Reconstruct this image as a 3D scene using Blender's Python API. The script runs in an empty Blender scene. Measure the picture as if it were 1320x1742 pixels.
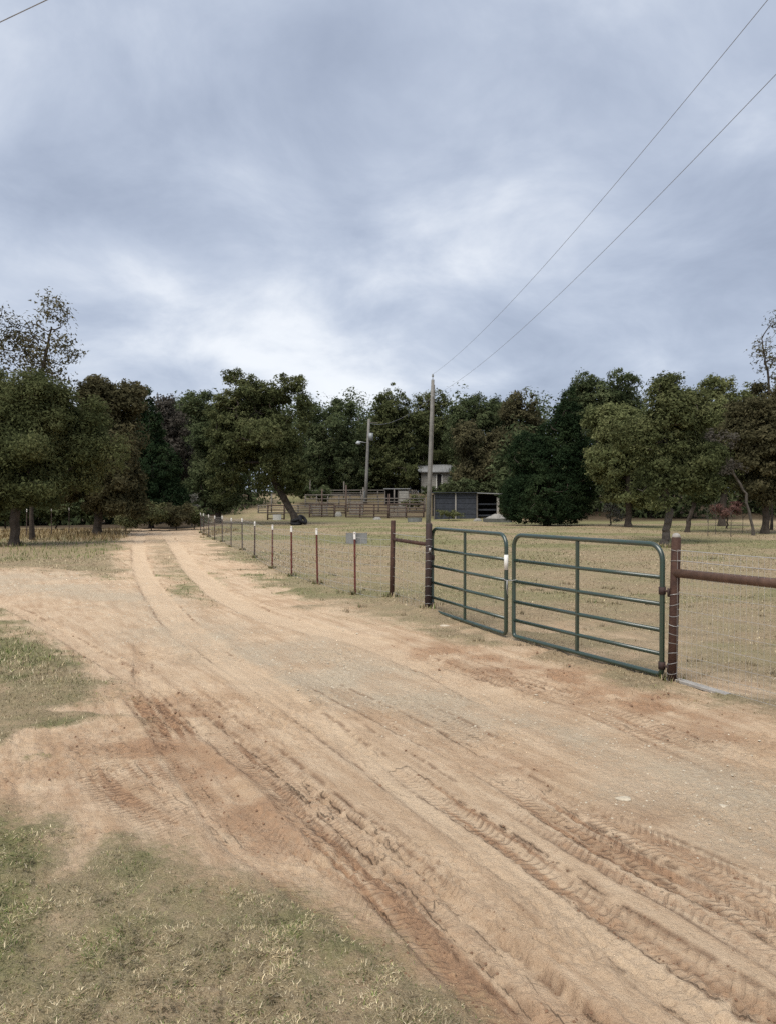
import bpy, math, random
import numpy as np
from mathutils import Vector, Matrix

# ------------------------------------------------------------------ camera, sky, sun, exposure
SC = bpy.context.scene
COL = SC.collection
F, CX, CY, CAMH, PITCH = 1313.0, 660.0, 871.0, 1.7, math.radians(0.83)
cam = bpy.data.cameras.new('camera')
cam.sensor_fit = 'VERTICAL'
cam.sensor_height = 36.0
cam.lens = 36.0 * F / 1742.0
cam.clip_start, cam.clip_end = 0.05, 2000.0
cam_o = bpy.data.objects.new('camera', cam)
cam_o.location = (0, 0, CAMH)
cam_o.rotation_euler = (math.pi / 2 - PITCH, 0, 0)
COL.objects.link(cam_o)
SC.camera = cam_o

SUN_EL, SUN_AZ = math.radians(58), math.radians(-150)     # azimuth from +Y towards +X
world = bpy.data.worlds.new('World')
SC.world = world
world.use_nodes = True
nt = world.node_tree
nt.nodes.clear()
N = nt.nodes.new
L = nt.links.new
out = N('ShaderNodeOutputWorld')
bg = N('ShaderNodeBackground')
bg.inputs['Strength'].default_value = 0.10
L(bg.outputs[0], out.inputs['Surface'])
sky = N('ShaderNodeTexSky')
sky.sky_type = 'NISHITA'
sky.sun_disc = False
sky.sun_elevation = SUN_EL
sky.sun_rotation = SUN_AZ
tc = N('ShaderNodeTexCoord')
sep = N('ShaderNodeSeparateXYZ')
L(tc.outputs['Generated'], sep.inputs[0])


def wmath(op, a, b=None):
    m = N('ShaderNodeMath')
    m.operation = op
    for i, v in enumerate((a, b)):
        if v is None:
            continue
        if isinstance(v, (int, float)):
            m.inputs[i].default_value = v
        else:
            L(v, m.inputs[i])
    return m.outputs[0]


zc = wmath('ADD', wmath('MAXIMUM', sep.outputs['Z'], 0.0), 0.34)       # cloud deck seen in perspective
comb = N('ShaderNodeCombineXYZ')
L(wmath('DIVIDE', sep.outputs['X'], zc), comb.inputs[0])
L(wmath('DIVIDE', sep.outputs['Y'], zc), comb.inputs[1])


def wnoise(scale, detail, rough, dist, off):
    mp = N('ShaderNodeMapping')
    mp.inputs['Location'].default_value = off
    L(comb.outputs[0], mp.inputs['Vector'])
    n = N('ShaderNodeTexNoise')
    n.inputs['Scale'].default_value = scale
    n.inputs['Detail'].default_value = detail
    n.inputs['Roughness'].default_value = rough
    n.inputs['Distortion'].default_value = dist
    L(mp.outputs[0], n.inputs['Vector'])
    return n.outputs['Fac']


CLOUD_OFF = (13.9, 24.27, 4.0)
n_a = wnoise(1.15, 3.0, 0.50, 0.25, CLOUD_OFF)
n_b = wnoise(3.0, 6.0, 0.58, 0.35, (24.8, -5.53, 4.0))
mixn = wmath('ADD', wmath('MULTIPLY', n_a, 0.60), wmath('MULTIPLY', n_b, 0.40))
ramp = N('ShaderNodeValToRGB')
cr = ramp.color_ramp
cr.interpolation = 'B_SPLINE'
cr.elements[0].position = 0.37
cr.elements[0].color = (0.330, 0.385, 0.500, 1)
cr.elements[1].position = 0.67
cr.elements[1].color = (0.95, 0.98, 1.02, 1)
e = cr.elements.new(0.47)
e.color = (0.435, 0.500, 0.630, 1)
e = cr.elements.new(0.57)
e.color = (0.590, 0.655, 0.775, 1)
L(mixn, ramp.inputs[0])
# cloud radiance is given at strength 1, the background runs at 0.10
sc10 = N('ShaderNodeVectorMath')
sc10.operation = 'SCALE'
sc10.inputs['Scale'].default_value = 4.25
L(ramp.outputs[0], sc10.inputs[0])
mx = N('ShaderNodeMix')
mx.data_type = 'RGBA'
mx.inputs['Factor'].default_value = 0.96
L(sky.outputs[0], mx.inputs[6])
L(sc10.outputs[0], mx.inputs[7])
L(mx.outputs[2], bg.inputs['Color'])

sun = bpy.data.lights.new('sun', 'SUN')
sun.energy = 1.5
sun.angle = math.radians(45)
sun.color = (1.0, 0.94, 0.85)
sun_o = bpy.data.objects.new('sun', sun)
sd = Vector((math.sin(SUN_AZ) * math.cos(SUN_EL), math.cos(SUN_AZ) * math.cos(SUN_EL), math.sin(SUN_EL)))
sun_o.rotation_euler = sd.to_track_quat('Z', 'Y').to_euler()
sun_o.location = sd * 60
COL.objects.link(sun_o)

SC.view_settings.view_transform = 'Standard'
SC.view_settings.look = 'None'
SC.view_settings.gamma = 1.0
SC.view_settings.use_curve_mapping = False
SC.view_settings.exposure = 1.25
SC.cycles.use_denoising = False
SC.cycles.max_bounces = 4
SC.cycles.diffuse_bounces = 3
SC.cycles.transparent_max_bounces = 4

# ------------------------------------------------------------------ places: photo measurements turned into metres
rng = np.random.default_rng(7)
random.seed(7)
SP, CP = math.sin(PITCH), math.cos(PITCH)


def P(x, y, Y):
    """point at depth Y (metres ahead) seen at photo position x, y"""
    a, b = (x - CX) / F, -(y - CY) / F
    dy, dz = CP + b * SP, -SP + b * CP
    s = Y / dy
    return Vector((a * s, Y, CAMH + dz * s))


def W(x, y):
    """place on the level ground at photo position x, y"""
    a, b = (x - CX) / F, -(y - CY) / F
    dy, dz = CP + b * SP, -SP + b * CP
    s = -CAMH / dz
    return (a * s, dy * s)


def WL(*pts):
    return np.array([W(*p) for p in pts])


_TAB = np.random.default_rng(3).random((512, 512)).astype(np.float32)


def vnoise(x, y, seed=0):
    x, y = np.asarray(x, np.float32), np.asarray(y, np.float32)
    fx0, fy0 = np.floor(x), np.floor(y)
    ix, iy = fx0.astype(np.int32) + seed * 71, fy0.astype(np.int32) + seed * 37
    fx, fy = x - fx0, y - fy0
    fx, fy = fx * fx * (3 - 2 * fx), fy * fy * (3 - 2 * fy)
    x0, x1, y0, y1 = ix & 511, (ix + 1) & 511, iy & 511, (iy + 1) & 511
    a, b, c, d = _TAB[x0, y0], _TAB[x1, y0], _TAB[x0, y1], _TAB[x1, y1]
    return (a + (b - a) * fx) * (1 - fy) + (c + (d - c) * fx) * fy


def fbm(x, y, seed=0, octs=4):
    s, a, t = 0.0, 0.5, 0.0
    for i in range(octs):
        s = s + a * vnoise(x * 2 ** i + 17.3 * i, y * 2 ** i - 9.1 * i, seed + i)
        t += a
        a *= 0.5
    return s / t


def sstep(a, b, x):
    t = np.clip((x - a) / (b - a), 0, 1)
    return t * t * (3 - 2 * t)


def poly_sd(x, y, pts):
    """signed distance to a closed outline, positive inside"""
    inside = np.zeros(x.shape, bool)
    d2 = np.full(x.shape, 1e12)
    n = len(pts)
    for i in range(n):
        ax, ay = pts[i]
        bx, by = pts[(i + 1) % n]
        ex, ey = bx - ax, by - ay
        t = np.clip(((x - ax) * ex + (y - ay) * ey) / (ex * ex + ey * ey + 1e-9), 0, 1)
        d2 = np.minimum(d2, (x - ax - t * ex) ** 2 + (y - ay - t * ey) ** 2)
        if ay != by:
            c = ((ay > y) != (by > y)) & (x < ex * (y - ay) / (by - ay) + ax)
            inside ^= c
    d = np.sqrt(d2)
    return np.where(inside, d, -d)


def smooth_line(pts, n=6):
    """rounded polyline (Catmull-Rom)"""
    p = np.vstack([2 * pts[0] - pts[1], pts, 2 * pts[-1] - pts[-2]])
    o = []
    for i in range(1, len(p) - 2):
        for k in range(n):
            t = k / n
            o.append(0.5 * ((2 * p[i]) + (-p[i - 1] + p[i + 1]) * t + (2 * p[i - 1] - 5 * p[i] + 4 * p[i + 1] - p[i + 2]) * t * t
                            + (-p[i - 1] + 3 * p[i] - 3 * p[i + 1] + p[i + 2]) * t ** 3))
    o.append(p[-2])
    return np.array(o)


def line_st(x, y, pts):
    """arc length, signed side distance and end fade along a line"""
    best = np.full(x.shape, 1e12)
    s_o, t_o = np.zeros(x.shape), np.zeros(x.shape)
    acc = 0.0
    for i in range(len(pts) - 1):
        a, b = pts[i], pts[i + 1]
        e = b - a
        ln = math.hypot(*e)
        ux, uy = e / ln
        s = np.clip((x - a[0]) * ux + (y - a[1]) * uy, 0, ln)
        px, py = x - a[0] - s * ux, y - a[1] - s * uy
        d2 = px * px + py * py
        side = ux * py - uy * px
        k = d2 < best
        best = np.where(k, d2, best)
        s_o = np.where(k, acc + s, s_o)
        t_o = np.where(k, np.sign(side) * np.sqrt(d2), t_o)
        acc += ln
    return s_o, t_o, acc


# outlines of what grows or lies where (photo outline carried to the ground in metres)
GRASS = {
    'front': np.vstack([WL((0, 1385), (60, 1405), (115, 1490), (150, 1440), (190, 1425), (330, 1425), (390, 1480), (480, 1500), (600, 1560), (720, 1625),
                           (800, 1680), (870, 1742)), [(1.3, 0.9), (2.3, -2), (5, -10), (-40, -10), (-40, 5.2)]]),
    'left': np.vstack([WL((0, 1040), (70, 1080), (150, 1118), (205, 1168), (150, 1200), (0, 1225)), [(-12, 8.4), (-40, 10), (-40, 24), (-12, 14.3)]]),
    'left_thin': WL((-200, 1150), (0, 1180), (180, 1168), (235, 1190), (225, 1240), (130, 1262), (90, 1290), (0, 1300), (-200, 1320)),
    'meadow': np.vstack([WL((205, 986), (120, 972), (0, 966)), [(-24, 21), (-60, 24), (-60, 120), (-14, 120), (-12.2, 47)], WL((255, 898), (215, 905), (208, 930))]),
    'pasture': np.vstack([WL((338, 906), (350, 925), (400, 962), (470, 1008), (560, 1048), (660, 1072), (760, 1092), (860, 1108), (1000, 1150), (1140, 1190),
                             (1320, 1235)), [(4.8, 2.6), (8, -3), (12, -10), (150, -10), (200, 400), (-40, 400), (-12, 50)]]),
    'centre': WL((258, 912), (284, 918), (320, 955), (365, 1010), (345, 1030), (300, 1010), (270, 965)),
}
GRAVEL = [
    WL((400, 1090), (560, 1085), (700, 1130), (800, 1180), (880, 1240), (800, 1255), (700, 1220), (560, 1190), (450, 1160)),
    WL((860, 1195), (1000, 1228), (1150, 1262), (1320, 1320), (1400, 1380), (1320, 1405), (1100, 1385), (1000, 1345), (940, 1280), (860, 1235)),
    WL((-200, 955), (0, 972), (120, 982), (230, 1005), (330, 1030), (430, 1080), (400, 1110), (300, 1120), (230, 1060), (120, 1020), (0, 1005), (-200, 985)),
    WL((200, 1000), (330, 1020), (420, 1075), (560, 1130), (640, 1180), (520, 1185), (400, 1140), (290, 1090)),
    WL((1180, 1400), (1300, 1420), (1300, 1450), (1200, 1440)),
]
RED = [
    (WL((640, 1078), (860, 1105), (1120, 1170), (1320, 1235), (1450, 1300), (1320, 1310), (1150, 1262), (960, 1200), (800, 1150), (690, 1120)), 0.55),
    (WL((225, 1160), (330, 1195), (470, 1320), (590, 1440), (520, 1500), (420, 1445), (330, 1400), (260, 1340), (120, 1280), (170, 1245)), 0.58),
    (WL((0, 1310), (60, 1280), (140, 1290), (230, 1380), (180, 1440), (120, 1500), (60, 1420), (0, 1390), (-120, 1380), (-120, 1320)), 0.38),
    (WL((600, 1440), (700, 1530), (830, 1660), (1000, 1742), (880, 1742), (700, 1610), (560, 1520)), 0.6),
    (WL((0, 1025), (120, 1060), (250, 1130), (330, 1190), (220, 1165), (110, 1105), (0, 1045)), 0.3),
    (WL((800, 1285), (900, 1310), (870, 1340), (820, 1320)), 0.5),
    (WL((1040, 1390), (1180, 1400), (1170, 1415), (1060, 1410)), 0.55),
]
# wheel tracks: line, half width, depth, lug height, lug spacing, slant, reddish, pale
TRACKS = [
    (WL((250, 898), (240, 912), (236, 935), (246, 975), (272, 1020), (310, 1065), (370, 1115), (450, 1170), (540, 1240)), .24, .045, .000, .10, 0, -.1, .55),
    (WL((280, 900), (296, 925), (345, 985), (410, 1030), (500, 1062), (620, 1090), (740, 1135), (860, 1195), (980, 1240)), .26, .050, .002, .10, 0, -.1, .60),
    (WL((-150, 1000), (0, 1028), (80, 1066), (150, 1106), (230, 1152), (320, 1215), (420, 1290), (560, 1395), (700, 1505), (860, 1640), (985, 1760)), .13, .040, .006, .06, .4, .15, .30),
    (WL((225, 1158), (262, 1205), (310, 1270), (360, 1345), (420, 1420), (520, 1500), (620, 1570)), .17, .045, .028, .075, .9, .75, 0),
    (WL((185, 1225), (170, 1280), (210, 1340), (290, 1395), (390, 1440), (470, 1470)), .20, .025, .030, .068, .05, .60, 0),
    (WL((345, 1225), (450, 1325), (560, 1428), (660, 1520), (780, 1635), (880, 1742)), .11, .040, .028, .07, .7, .85, 0),
    (WL((640, 1280), (760, 1365), (880, 1440), (1000, 1525), (1130, 1605), (1320, 1725)), .085, .020, .030, .085, .6, .55, 0),
    (WL((800, 1290), (870, 1335), (960, 1395), (1100, 1470), (1220, 1525), (1420, 1630)), .12, .030, .032, .085, .8, .55, .0),
    (WL((560, 1330), (680, 1435), (780, 1525), (900, 1635), (990, 1742)), .06, .015, .020, .06, .5, .30, 0),
    (WL((500, 1190), (640, 1280), (800, 1400), (960, 1530), (1180, 1700)), .22, .018, .004, .09, .6, -.1, .25),
    (WL((60, 1300), (50, 1350), (45, 1420), (60, 1480)), .09, .022, .010, .06, .1, .3, 0),
    (WL((150, 1340), (140, 1400), (125, 1470), (120, 1520)), .08, .022, .010, .06, .1, .3, 0),
    (WL((240, 1080), (245, 1140), (250, 1190)), .10, .020, .012, .07, .1, .25, 0),
    (WL((820, 1330), (930, 1405), (1060, 1480), (1200, 1555), (1400, 1680)), .10, .022, .028, .08, -.6, .4, 0),
    (WL((860, 1310), (940, 1350), (1060, 1410), (1200, 1470), (1400, 1570)), .13, .015, .024, .075, .8, .45, 0),
    (WL((420, 1270), (560, 1385), (700, 1500), (860, 1640)), .10, .012, .018, .06, .5, .2, 0),
    (WL((240, 1240), (300, 1330), (360, 1420), (440, 1500)), .16, .02, .026, .06, .1, .55, 0),
    (WL((640, 1180), (760, 1230), (860, 1290), (960, 1340)), .16, .012, .014, .09, .5, .15, 0),
    (WL((720, 1110), (850, 1150), (1000, 1200), (1150, 1260), (1320, 1340)), .22, .02, .020, .10, .2, .35, 0),
    (WL((900, 1480), (1040, 1580), (1180, 1690)), .12, .012, .018, .08, .6, .2, 0),
    (WL((330, 1085), (480, 1185), (640, 1300), (820, 1430), (1000, 1560), (1250, 1742)), .15, .028, .004, .08, .5, -.1, .35),
    (WL((250, 1120), (330, 1180), (440, 1270), (600, 1400), (780, 1560), (960, 1722)), .10, .022, .012, .07, .5, .25, .0),
    (WL((460, 1120), (620, 1200), (800, 1290), (1000, 1400), (1320, 1560)), .16, .020, .010, .08, .6, .2, .0),
    (WL((1000, 1540), (1120, 1640), (1240, 1742)), .16, .012, .018, .09, .7, .2, 0),
]
def run_on(p):
    if p[-1][1] < 3.25:                      # near ends: the wheel line goes on past the viewer
        d = p[-1] - p[-2]
        p = np.vstack([p, p[-1] + d / np.linalg.norm(d) * 1.3, p[-1] + d / np.linalg.norm(d) * 2.8])
    return p


TRACKS = [(smooth_line(run_on(t[0]), 4),) + t[1:] for t in TRACKS]
GREEN = [WL((170, 1440), (330, 1430), (350, 1500), (370, 1600), (250, 1660), (130, 1690), (90, 1640), (180, 1560)),
         WL((0, 1400), (50, 1420), (70, 1500), (40, 1620), (0, 1640), (-100, 1640), (-100, 1400)),
         WL((0, 1050), (60, 1090), (130, 1130), (150, 1160), (0, 1170), (-200, 1150), (-200, 1020)),
         WL((30, 1235), (125, 1235), (120, 1262), (60, 1295), (0, 1290)),
         WL((470, 1500), (580, 1560), (640, 1620), (560, 1640), (480, 1580))]


def slope(x, y):
    return 2.6 * sstep(64, 96, y + 0.02 * np.abs(x) + 3 * (fbm(x / 14, y / 14, 5, 2) - .5)) + np.clip(y - 96, 0, 300) * 0.012


def gh(x, y):
    """ground height without the wheel marks"""
    x, y = np.asarray(x, float), np.asarray(y, float)
    r = np.hypot(x, y)
    return 0.05 * (fbm(x / 5, y / 5, 3, 3) - .5) * np.clip(r / 8, .4, 4) + slope(x, y)


def G(x, y):
    return float(gh(np.array([x]), np.array([y]))[0])


def covers(x, y):
    """grass, gravel, red, green, track-mark masks and extra height"""
    r = np.hypot(x, y)
    amp = np.clip(r * 0.05, .14, .9)
    wx = x + amp * 2 * (fbm(x / .55, y / .55, 21, 4) - .5)
    wy = y + amp * 2 * (fbm(x / .55, y / .55, 31, 4) - .5)
    feather = np.clip(r * .045, .30, 1.0)

    def soft(pts):
        return sstep(-1, 1, poly_sd(wx, wy, pts) / feather)
    grass = np.zeros(x.shape)
    for k, pts in GRASS.items():
        m = soft(pts)
        if k == 'left_thin':
            m = m * .80 * sstep(.36, .58, fbm(x / .5, y / .5, 41, 3))
        elif k == 'front':
            m = m * (.74 + .26 * sstep(.36, .56, fbm(x / .25, y / .25, 45, 4)))
        elif k == 'left':
            m = m * (.55 + .45 * sstep(.32, .55, fbm(x / .6, y / .6, 46, 4)))
        elif k == 'centre':
            m = m * .8
        elif k == 'pasture':
            # bare soil shows near the gate and along the verge
            bare = np.exp(-((x - 2.2) ** 2 + (y - 9.6) ** 2) / 3.0) * .55 + np.exp(-((x - 3.0) ** 2 + (y - 6.5) ** 2) / 1.6) * .55
            m = m * (1 - bare * sstep(.35, .6, fbm(x / .6, y / .6, 43, 3)))
            verge = poly_sd(x, y, pts)
            m = m * (1 - .65 * sstep(1.6, .0, verge) * sstep(.38, .60, fbm(x / .8, y / .8, 44, 3)))
        grass = np.maximum(grass, m)
    gravel = np.zeros(x.shape)
    for pts in GRAVEL:
        gravel = np.maximum(gravel, sstep(-1, 1, poly_sd(wx, wy, pts) / (feather * 4)))
    gravel = gravel * (.66 + .40 * sstep(.32, .66, fbm(x / .8, y / .8, 51, 4)))
    red = np.zeros(x.shape)
    for pts, k in RED:
        red = np.maximum(red, 1.0 * k * sstep(-1, 1, poly_sd(wx, wy, pts) / (feather * 3)) * (.45 + .9 * sstep(.3, .7, fbm(x / .35, y / .35, 53, 3))))
    green = .50 * sstep(.44, .70, fbm(x / 2.2, y / 2.2, 61, 4)) * np.where(y > 9, .8, .5)
    for pts in GREEN:
        green = np.maximum(green, sstep(-1, 1, poly_sd(wx, wy, pts) / (feather * 2.5)) * (.45 + .55 * sstep(.3, .6, fbm(x / .4, y / .4, 63, 3))))
    # greener and browner swathes across the mown pasture
    far = sstep(11, 15, y) * sstep(0, 1, x + 12)
    green = np.maximum(green, far * .62 * sstep(.40, .62, fbm(x / 6 + 3, y / 4, 67, 4)))
    dz = np.zeros(x.shape)
    pale = np.zeros(x.shape)
    marks = np.zeros(x.shape)
    near = r < 60
    xn, yn = x[near], y[near]
    wob = .05 * (fbm(xn / .7, yn / .7, 71, 3) - .5)
    z_t, p_t, r_t, m_t, f_t, i_t = (np.zeros(xn.shape) for _ in range(6))
    tread_f, tread_i = np.zeros(x.shape), np.zeros(x.shape)
    brk_ = fbm(xn / .45, yn / .45, 73, 3)
    fine_ = fbm(xn / .05, yn / .05, 75, 3)
    for i, (pts, hw, dep, lug, sp, slant, rd, pl) in enumerate(TRACKS):
        lo, hi = pts.min(0) - hw * 2.6, pts.max(0) + hw * 2.6
        near_t = (xn > lo[0]) & (xn < hi[0]) & (yn > lo[1]) & (yn < hi[1])
        if not near_t.any():
            continue
        s, t, ln = line_st(xn[near_t], yn[near_t], pts)
        brk, fine = brk_[near_t], fine_[near_t]
        t = t + wob[near_t]
        a = np.abs(t)
        ends = sstep(0, 1.3, s) * sstep(0, 1.3, ln - s)
        core = sstep(hw * 1.08, hw * .72, a) * ends
        berm = np.exp(-((a - hw * 1.25) / (hw * .28)) ** 2) * ends
        streak = fbm(s / .9 + 13 * i, t / .045 + 7 * i, 77, 3)          # smears run along the wheel line
        long_ = fbm(s / 1.1 + 5 * i, t * 0 + 3.3 * i, 79, 3)
        z_t[near_t] += (-.36 * dep * core * (.5 + .9 * long_) + .18 * dep * berm * (fine + brk - .35) - .012 * core * (streak - .5))
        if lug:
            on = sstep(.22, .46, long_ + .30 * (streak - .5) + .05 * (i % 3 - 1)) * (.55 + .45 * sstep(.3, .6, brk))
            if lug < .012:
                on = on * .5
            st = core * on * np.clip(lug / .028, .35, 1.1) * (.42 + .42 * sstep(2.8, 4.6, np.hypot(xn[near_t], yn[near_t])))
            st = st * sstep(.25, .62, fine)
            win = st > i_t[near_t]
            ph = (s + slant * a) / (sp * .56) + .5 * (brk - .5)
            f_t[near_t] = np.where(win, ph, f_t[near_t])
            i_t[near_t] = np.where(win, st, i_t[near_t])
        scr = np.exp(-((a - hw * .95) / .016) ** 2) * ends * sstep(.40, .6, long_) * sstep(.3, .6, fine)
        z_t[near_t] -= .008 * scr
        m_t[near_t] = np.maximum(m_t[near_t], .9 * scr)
        p_t[near_t] = np.maximum(p_t[near_t], pl * core)
        if rd > 0:
            r_t[near_t] = np.maximum(r_t[near_t], rd * (.55 + .45 * sstep(2.8, 4.5, yn[near_t])) * core * (.15 + 1.1 * sstep(.30, .68, streak)) * (.4 + .8 * sstep(.3, .6, long_)))
    dz[near], pale[near], marks[near] = z_t, p_t, m_t
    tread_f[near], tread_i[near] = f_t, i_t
    grass[near] *= 1 - np.clip(np.maximum(p_t * 1.4, 0), 0, .95)
    red[near] = np.clip(np.maximum(red[near], r_t), 0, 1)
    gravel[near] *= 1 - .6 * np.clip(p_t, 0, 1)
    return grass, gravel, red, green, pale, marks, dz, tread_f, tread_i


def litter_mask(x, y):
    """leaf litter and bare dark soil under the woods"""
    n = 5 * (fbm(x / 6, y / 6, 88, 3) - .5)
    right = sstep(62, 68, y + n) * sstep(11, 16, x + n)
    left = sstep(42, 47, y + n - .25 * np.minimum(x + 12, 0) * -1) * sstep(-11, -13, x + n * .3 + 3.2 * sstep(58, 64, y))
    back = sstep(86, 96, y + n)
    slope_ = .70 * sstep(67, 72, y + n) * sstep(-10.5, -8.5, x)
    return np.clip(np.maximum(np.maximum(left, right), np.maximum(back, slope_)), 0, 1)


# ------------------------------------------------------------------ materials
def mat(name, base=(.5, .5, .5), rough=.8, metal=0.0, var=.25, scale=6.0, bump=.0, spec=.3, dirt=None):
    """painted, timber or metal surface with uneven tone, wear and fine relief"""
    m = bpy.data.materials.new(name)
    m.use_nodes = True
    t = m.node_tree
    b = t.nodes['Principled BSDF']
    b.inputs['Roughness'].default_value = rough
    b.inputs['Metallic'].default_value = metal
    b.inputs['Specular IOR Level'].default_value = spec
    co = t.nodes.new('ShaderNodeTexCoord')
    n = t.nodes.new('ShaderNodeTexNoise')
    n.inputs['Scale'].default_value = scale
    n.inputs['Detail'].default_value = 6
    n.inputs['Roughness'].default_value = .65
    t.links.new(co.outputs['Object'], n.inputs['Vector'])
    r = t.nodes.new('ShaderNodeValToRGB')
    r.color_ramp.elements[0].position = .3
    r.color_ramp.elements[1].position = .7
    d = dirt or tuple(c * (1 - var) for c in base)
    r.color_ramp.elements[0].color = (*d, 1)
    r.color_ramp.elements[1].color = (*[min(1, c * (1 + var * .6)) for c in base], 1)
    t.links.new(n.outputs['Fac'], r.inputs[0])
    t.links.new(r.outputs[0], b.inputs['Base Color'])
    if bump:
        bp = t.nodes.new('ShaderNodeBump')
        bp.inputs['Strength'].default_value = bump
        bp.inputs['Distance'].default_value = .02
        n2 = t.nodes.new('ShaderNodeTexNoise')
        n2.inputs['Scale'].default_value = scale * 5
        n2.inputs['Detail'].default_value = 4
        t.links.new(co.outputs['Object'], n2.inputs['Vector'])
        t.links.new(n2.outputs['Fac'], bp.inputs['Height'])
        t.links.new(bp.outputs[0], b.inputs['Normal'])
    return m


def ground_material():
    m = bpy.data.materials.new('sandy_ground')
    m.use_nodes = True
    t = m.node_tree
    b = t.nodes['Principled BSDF']
    b.inputs['Roughness'].default_value = .95
    b.inputs['Specular IOR Level'].default_value = .12
    nn, ln = t.nodes.new, t.links.new
    geo = nn('ShaderNodeNewGeometry')

    def noise(scale, detail=5, rough=.6, dist=0, stretch=None):
        n = nn('ShaderNodeTexNoise')
        n.inputs['Scale'].default_value = scale
        n.inputs['Detail'].default_value = detail
        n.inputs['Roughness'].default_value = rough
        n.inputs['Distortion'].default_value = dist
        if stretch:
            m0, mp = nn('ShaderNodeMapping'), nn('ShaderNodeMapping')
            m0.inputs['Rotation'].default_value = (0, 0, -.50)
            mp.inputs['Scale'].default_value = stretch
            ln(geo.outputs['Position'], m0.inputs[0])
            ln(m0.outputs[0], mp.inputs[0])
            ln(mp.outputs[0], n.inputs['Vector'])
        else:
            ln(geo.outputs['Position'], n.inputs['Vector'])
        return n.outputs['Fac']

    def math_(op, a, c=None, d=None):
        q = nn('ShaderNodeMath')
        q.operation = op
        for i, v in enumerate((a, c, d)):
            if v is None:
                continue
            if isinstance(v, (int, float)):
                q.inputs[i].default_value = v
            else:
                ln(v, q.inputs[i])
        return q.outputs[0]

    def mapr(v, a, c, lo=0., hi=1.):
        q = nn('ShaderNodeMapRange')
        q.interpolation_type = 'SMOOTHSTEP'
        q.inputs['From Min'].default_value = a
        q.inputs['From Max'].default_value = c
        q.inputs['To Min'].default_value = lo
        q.inputs['To Max'].default_value = hi
        ln(v, q.inputs['Value'])
        return q.outputs['Result']

    def mix(f, a, c, kind='MIX'):
        q = nn('ShaderNodeMix')
        q.data_type = 'RGBA'
        q.blend_type = kind
        if isinstance(f, (int, float)):
            q.inputs['Factor'].default_value = f
        else:
            ln(f, q.inputs['Factor'])
        for i, v in ((6, a), (7, c)):
            if isinstance(v, tuple):
                q.inputs[i].default_value = (*v, 1)
            else:
                ln(v, q.inputs[i])
        return q.outputs[2]
    a1, a2 = nn('ShaderNodeAttribute'), nn('ShaderNodeAttribute')
    a1.attribute_name, a2.attribute_name = 'cover', 'wear'
    s1, s2 = nn('ShaderNodeSeparateColor'), nn('ShaderNodeSeparateColor')
    ln(a1.outputs['Color'], s1.inputs[0])
    ln(a2.outputs['Color'], s2.inputs[0])
    grass, gravel, red = s1.outputs
    green, pale, marks = s2.outputs
    n_big, n_mid, n_fine, n_grit = noise(.35, 4), noise(3.2, 6, .62), noise(22, 6, .7), noise(140, 3, .7)
    n_drag = noise(7, 6, .7, .2, (1.0, .10, 1.0))
    sand = mix(mapr(n_mid, .32, .68), (.575, .412, .265), (.710, .535, .365))
    sand = mix(mapr(n_big, .4, .65, 0, .5), sand, (.640, .500, .350))
    sand = mix(mapr(n_drag, .42, .66, 0, .62), sand, (.430, .282, .172))
    sand = mix(mapr(n_drag, .46, .32, 0, .55), sand, (.720, .560, .385))
    sand = mix(mapr(n_fine, .56, .74, 0, .5), sand, (.330, .205, .122))
    sand = mix(pale, sand, (.680, .520, .355))
    vor = nn('ShaderNodeTexVoronoi')
    vor.inputs['Scale'].default_value = 34
    ln(geo.outputs['Position'], vor.inputs['Vector'])
    peb = mix(mapr(vor.outputs['Distance'], .1, .6), (.640, .565, .440), (.470, .395, .285))
    peb = mix(mapr(n_fine, .35, .7, 0, .7), peb, (.580, .480, .345))
    fg = mapr(math_('ADD', gravel, math_('MULTIPLY', math_('SUBTRACT', n_fine, .5), 1.1)),   .25, .85, 0, .80)
    col = mix(fg, sand, peb)
    n_spk = noise(75, 4, .75)
    redc = mix(mapr(n_fine, .35, .65), (.270, .148, .084), (.470, .285, .168))
    fr = mapr(math_('ADD', red, math_('MULTIPLY', math_('SUBTRACT', n_fine, .5), .7)), .08, .72, 0, .88)
    col = mix(fr, col, redc)
    col = mix(math_('MULTIPLY', marks, .80), col, (.190, .112, .070))  # track marks: deeper damp soil tone plus shade of the lines, painted in
    col = mix(mapr(n_spk, .58, .72, 0, .50), col, (.270, .168, .102))
    col = mix(mapr(n_spk, .42, .28, 0, .35), col, (.640, .500, .350))
    n_sw = noise(.9, 5, .65, .2)
    a3 = nn('ShaderNodeAttribute')
    a3.attribute_name = 'tread'
    s3 = nn('ShaderNodeSeparateColor')
    ln(a3.outputs['Color'], s3.inputs[0])
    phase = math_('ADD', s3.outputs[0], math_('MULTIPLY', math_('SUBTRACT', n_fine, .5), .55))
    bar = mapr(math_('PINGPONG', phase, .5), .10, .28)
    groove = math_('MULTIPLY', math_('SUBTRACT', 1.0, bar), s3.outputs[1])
    col = mix(math_('MULTIPLY', math_('MINIMUM', groove, 1.0), .62), col, (.215, .128, .080))  # lug grooves: damp darker soil, with occlusion shade also put into the colour
    straw = mix(mapr(n_fine, .33, .66), (.130, .094, .055), (.370, .285, .170))
    straw = mix(mapr(n_mid, .46, .66, 0, .75), straw, (.140, .104, .062))
    straw = mix(mapr(n_sw, .44, .60, 0, .70), straw, (.205, .185, .092))
    straw = mix(mapr(n_sw, .46, .34, 0, .50), straw, (.330, .235, .140))
    straw = mix(mapr(n_grit, .42, .62, 0, .70), straw, (.430, .350, .225))
    straw = mix(mapr(n_spk, .56, .70, 0, .65), straw, (.115, .085, .050))
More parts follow.
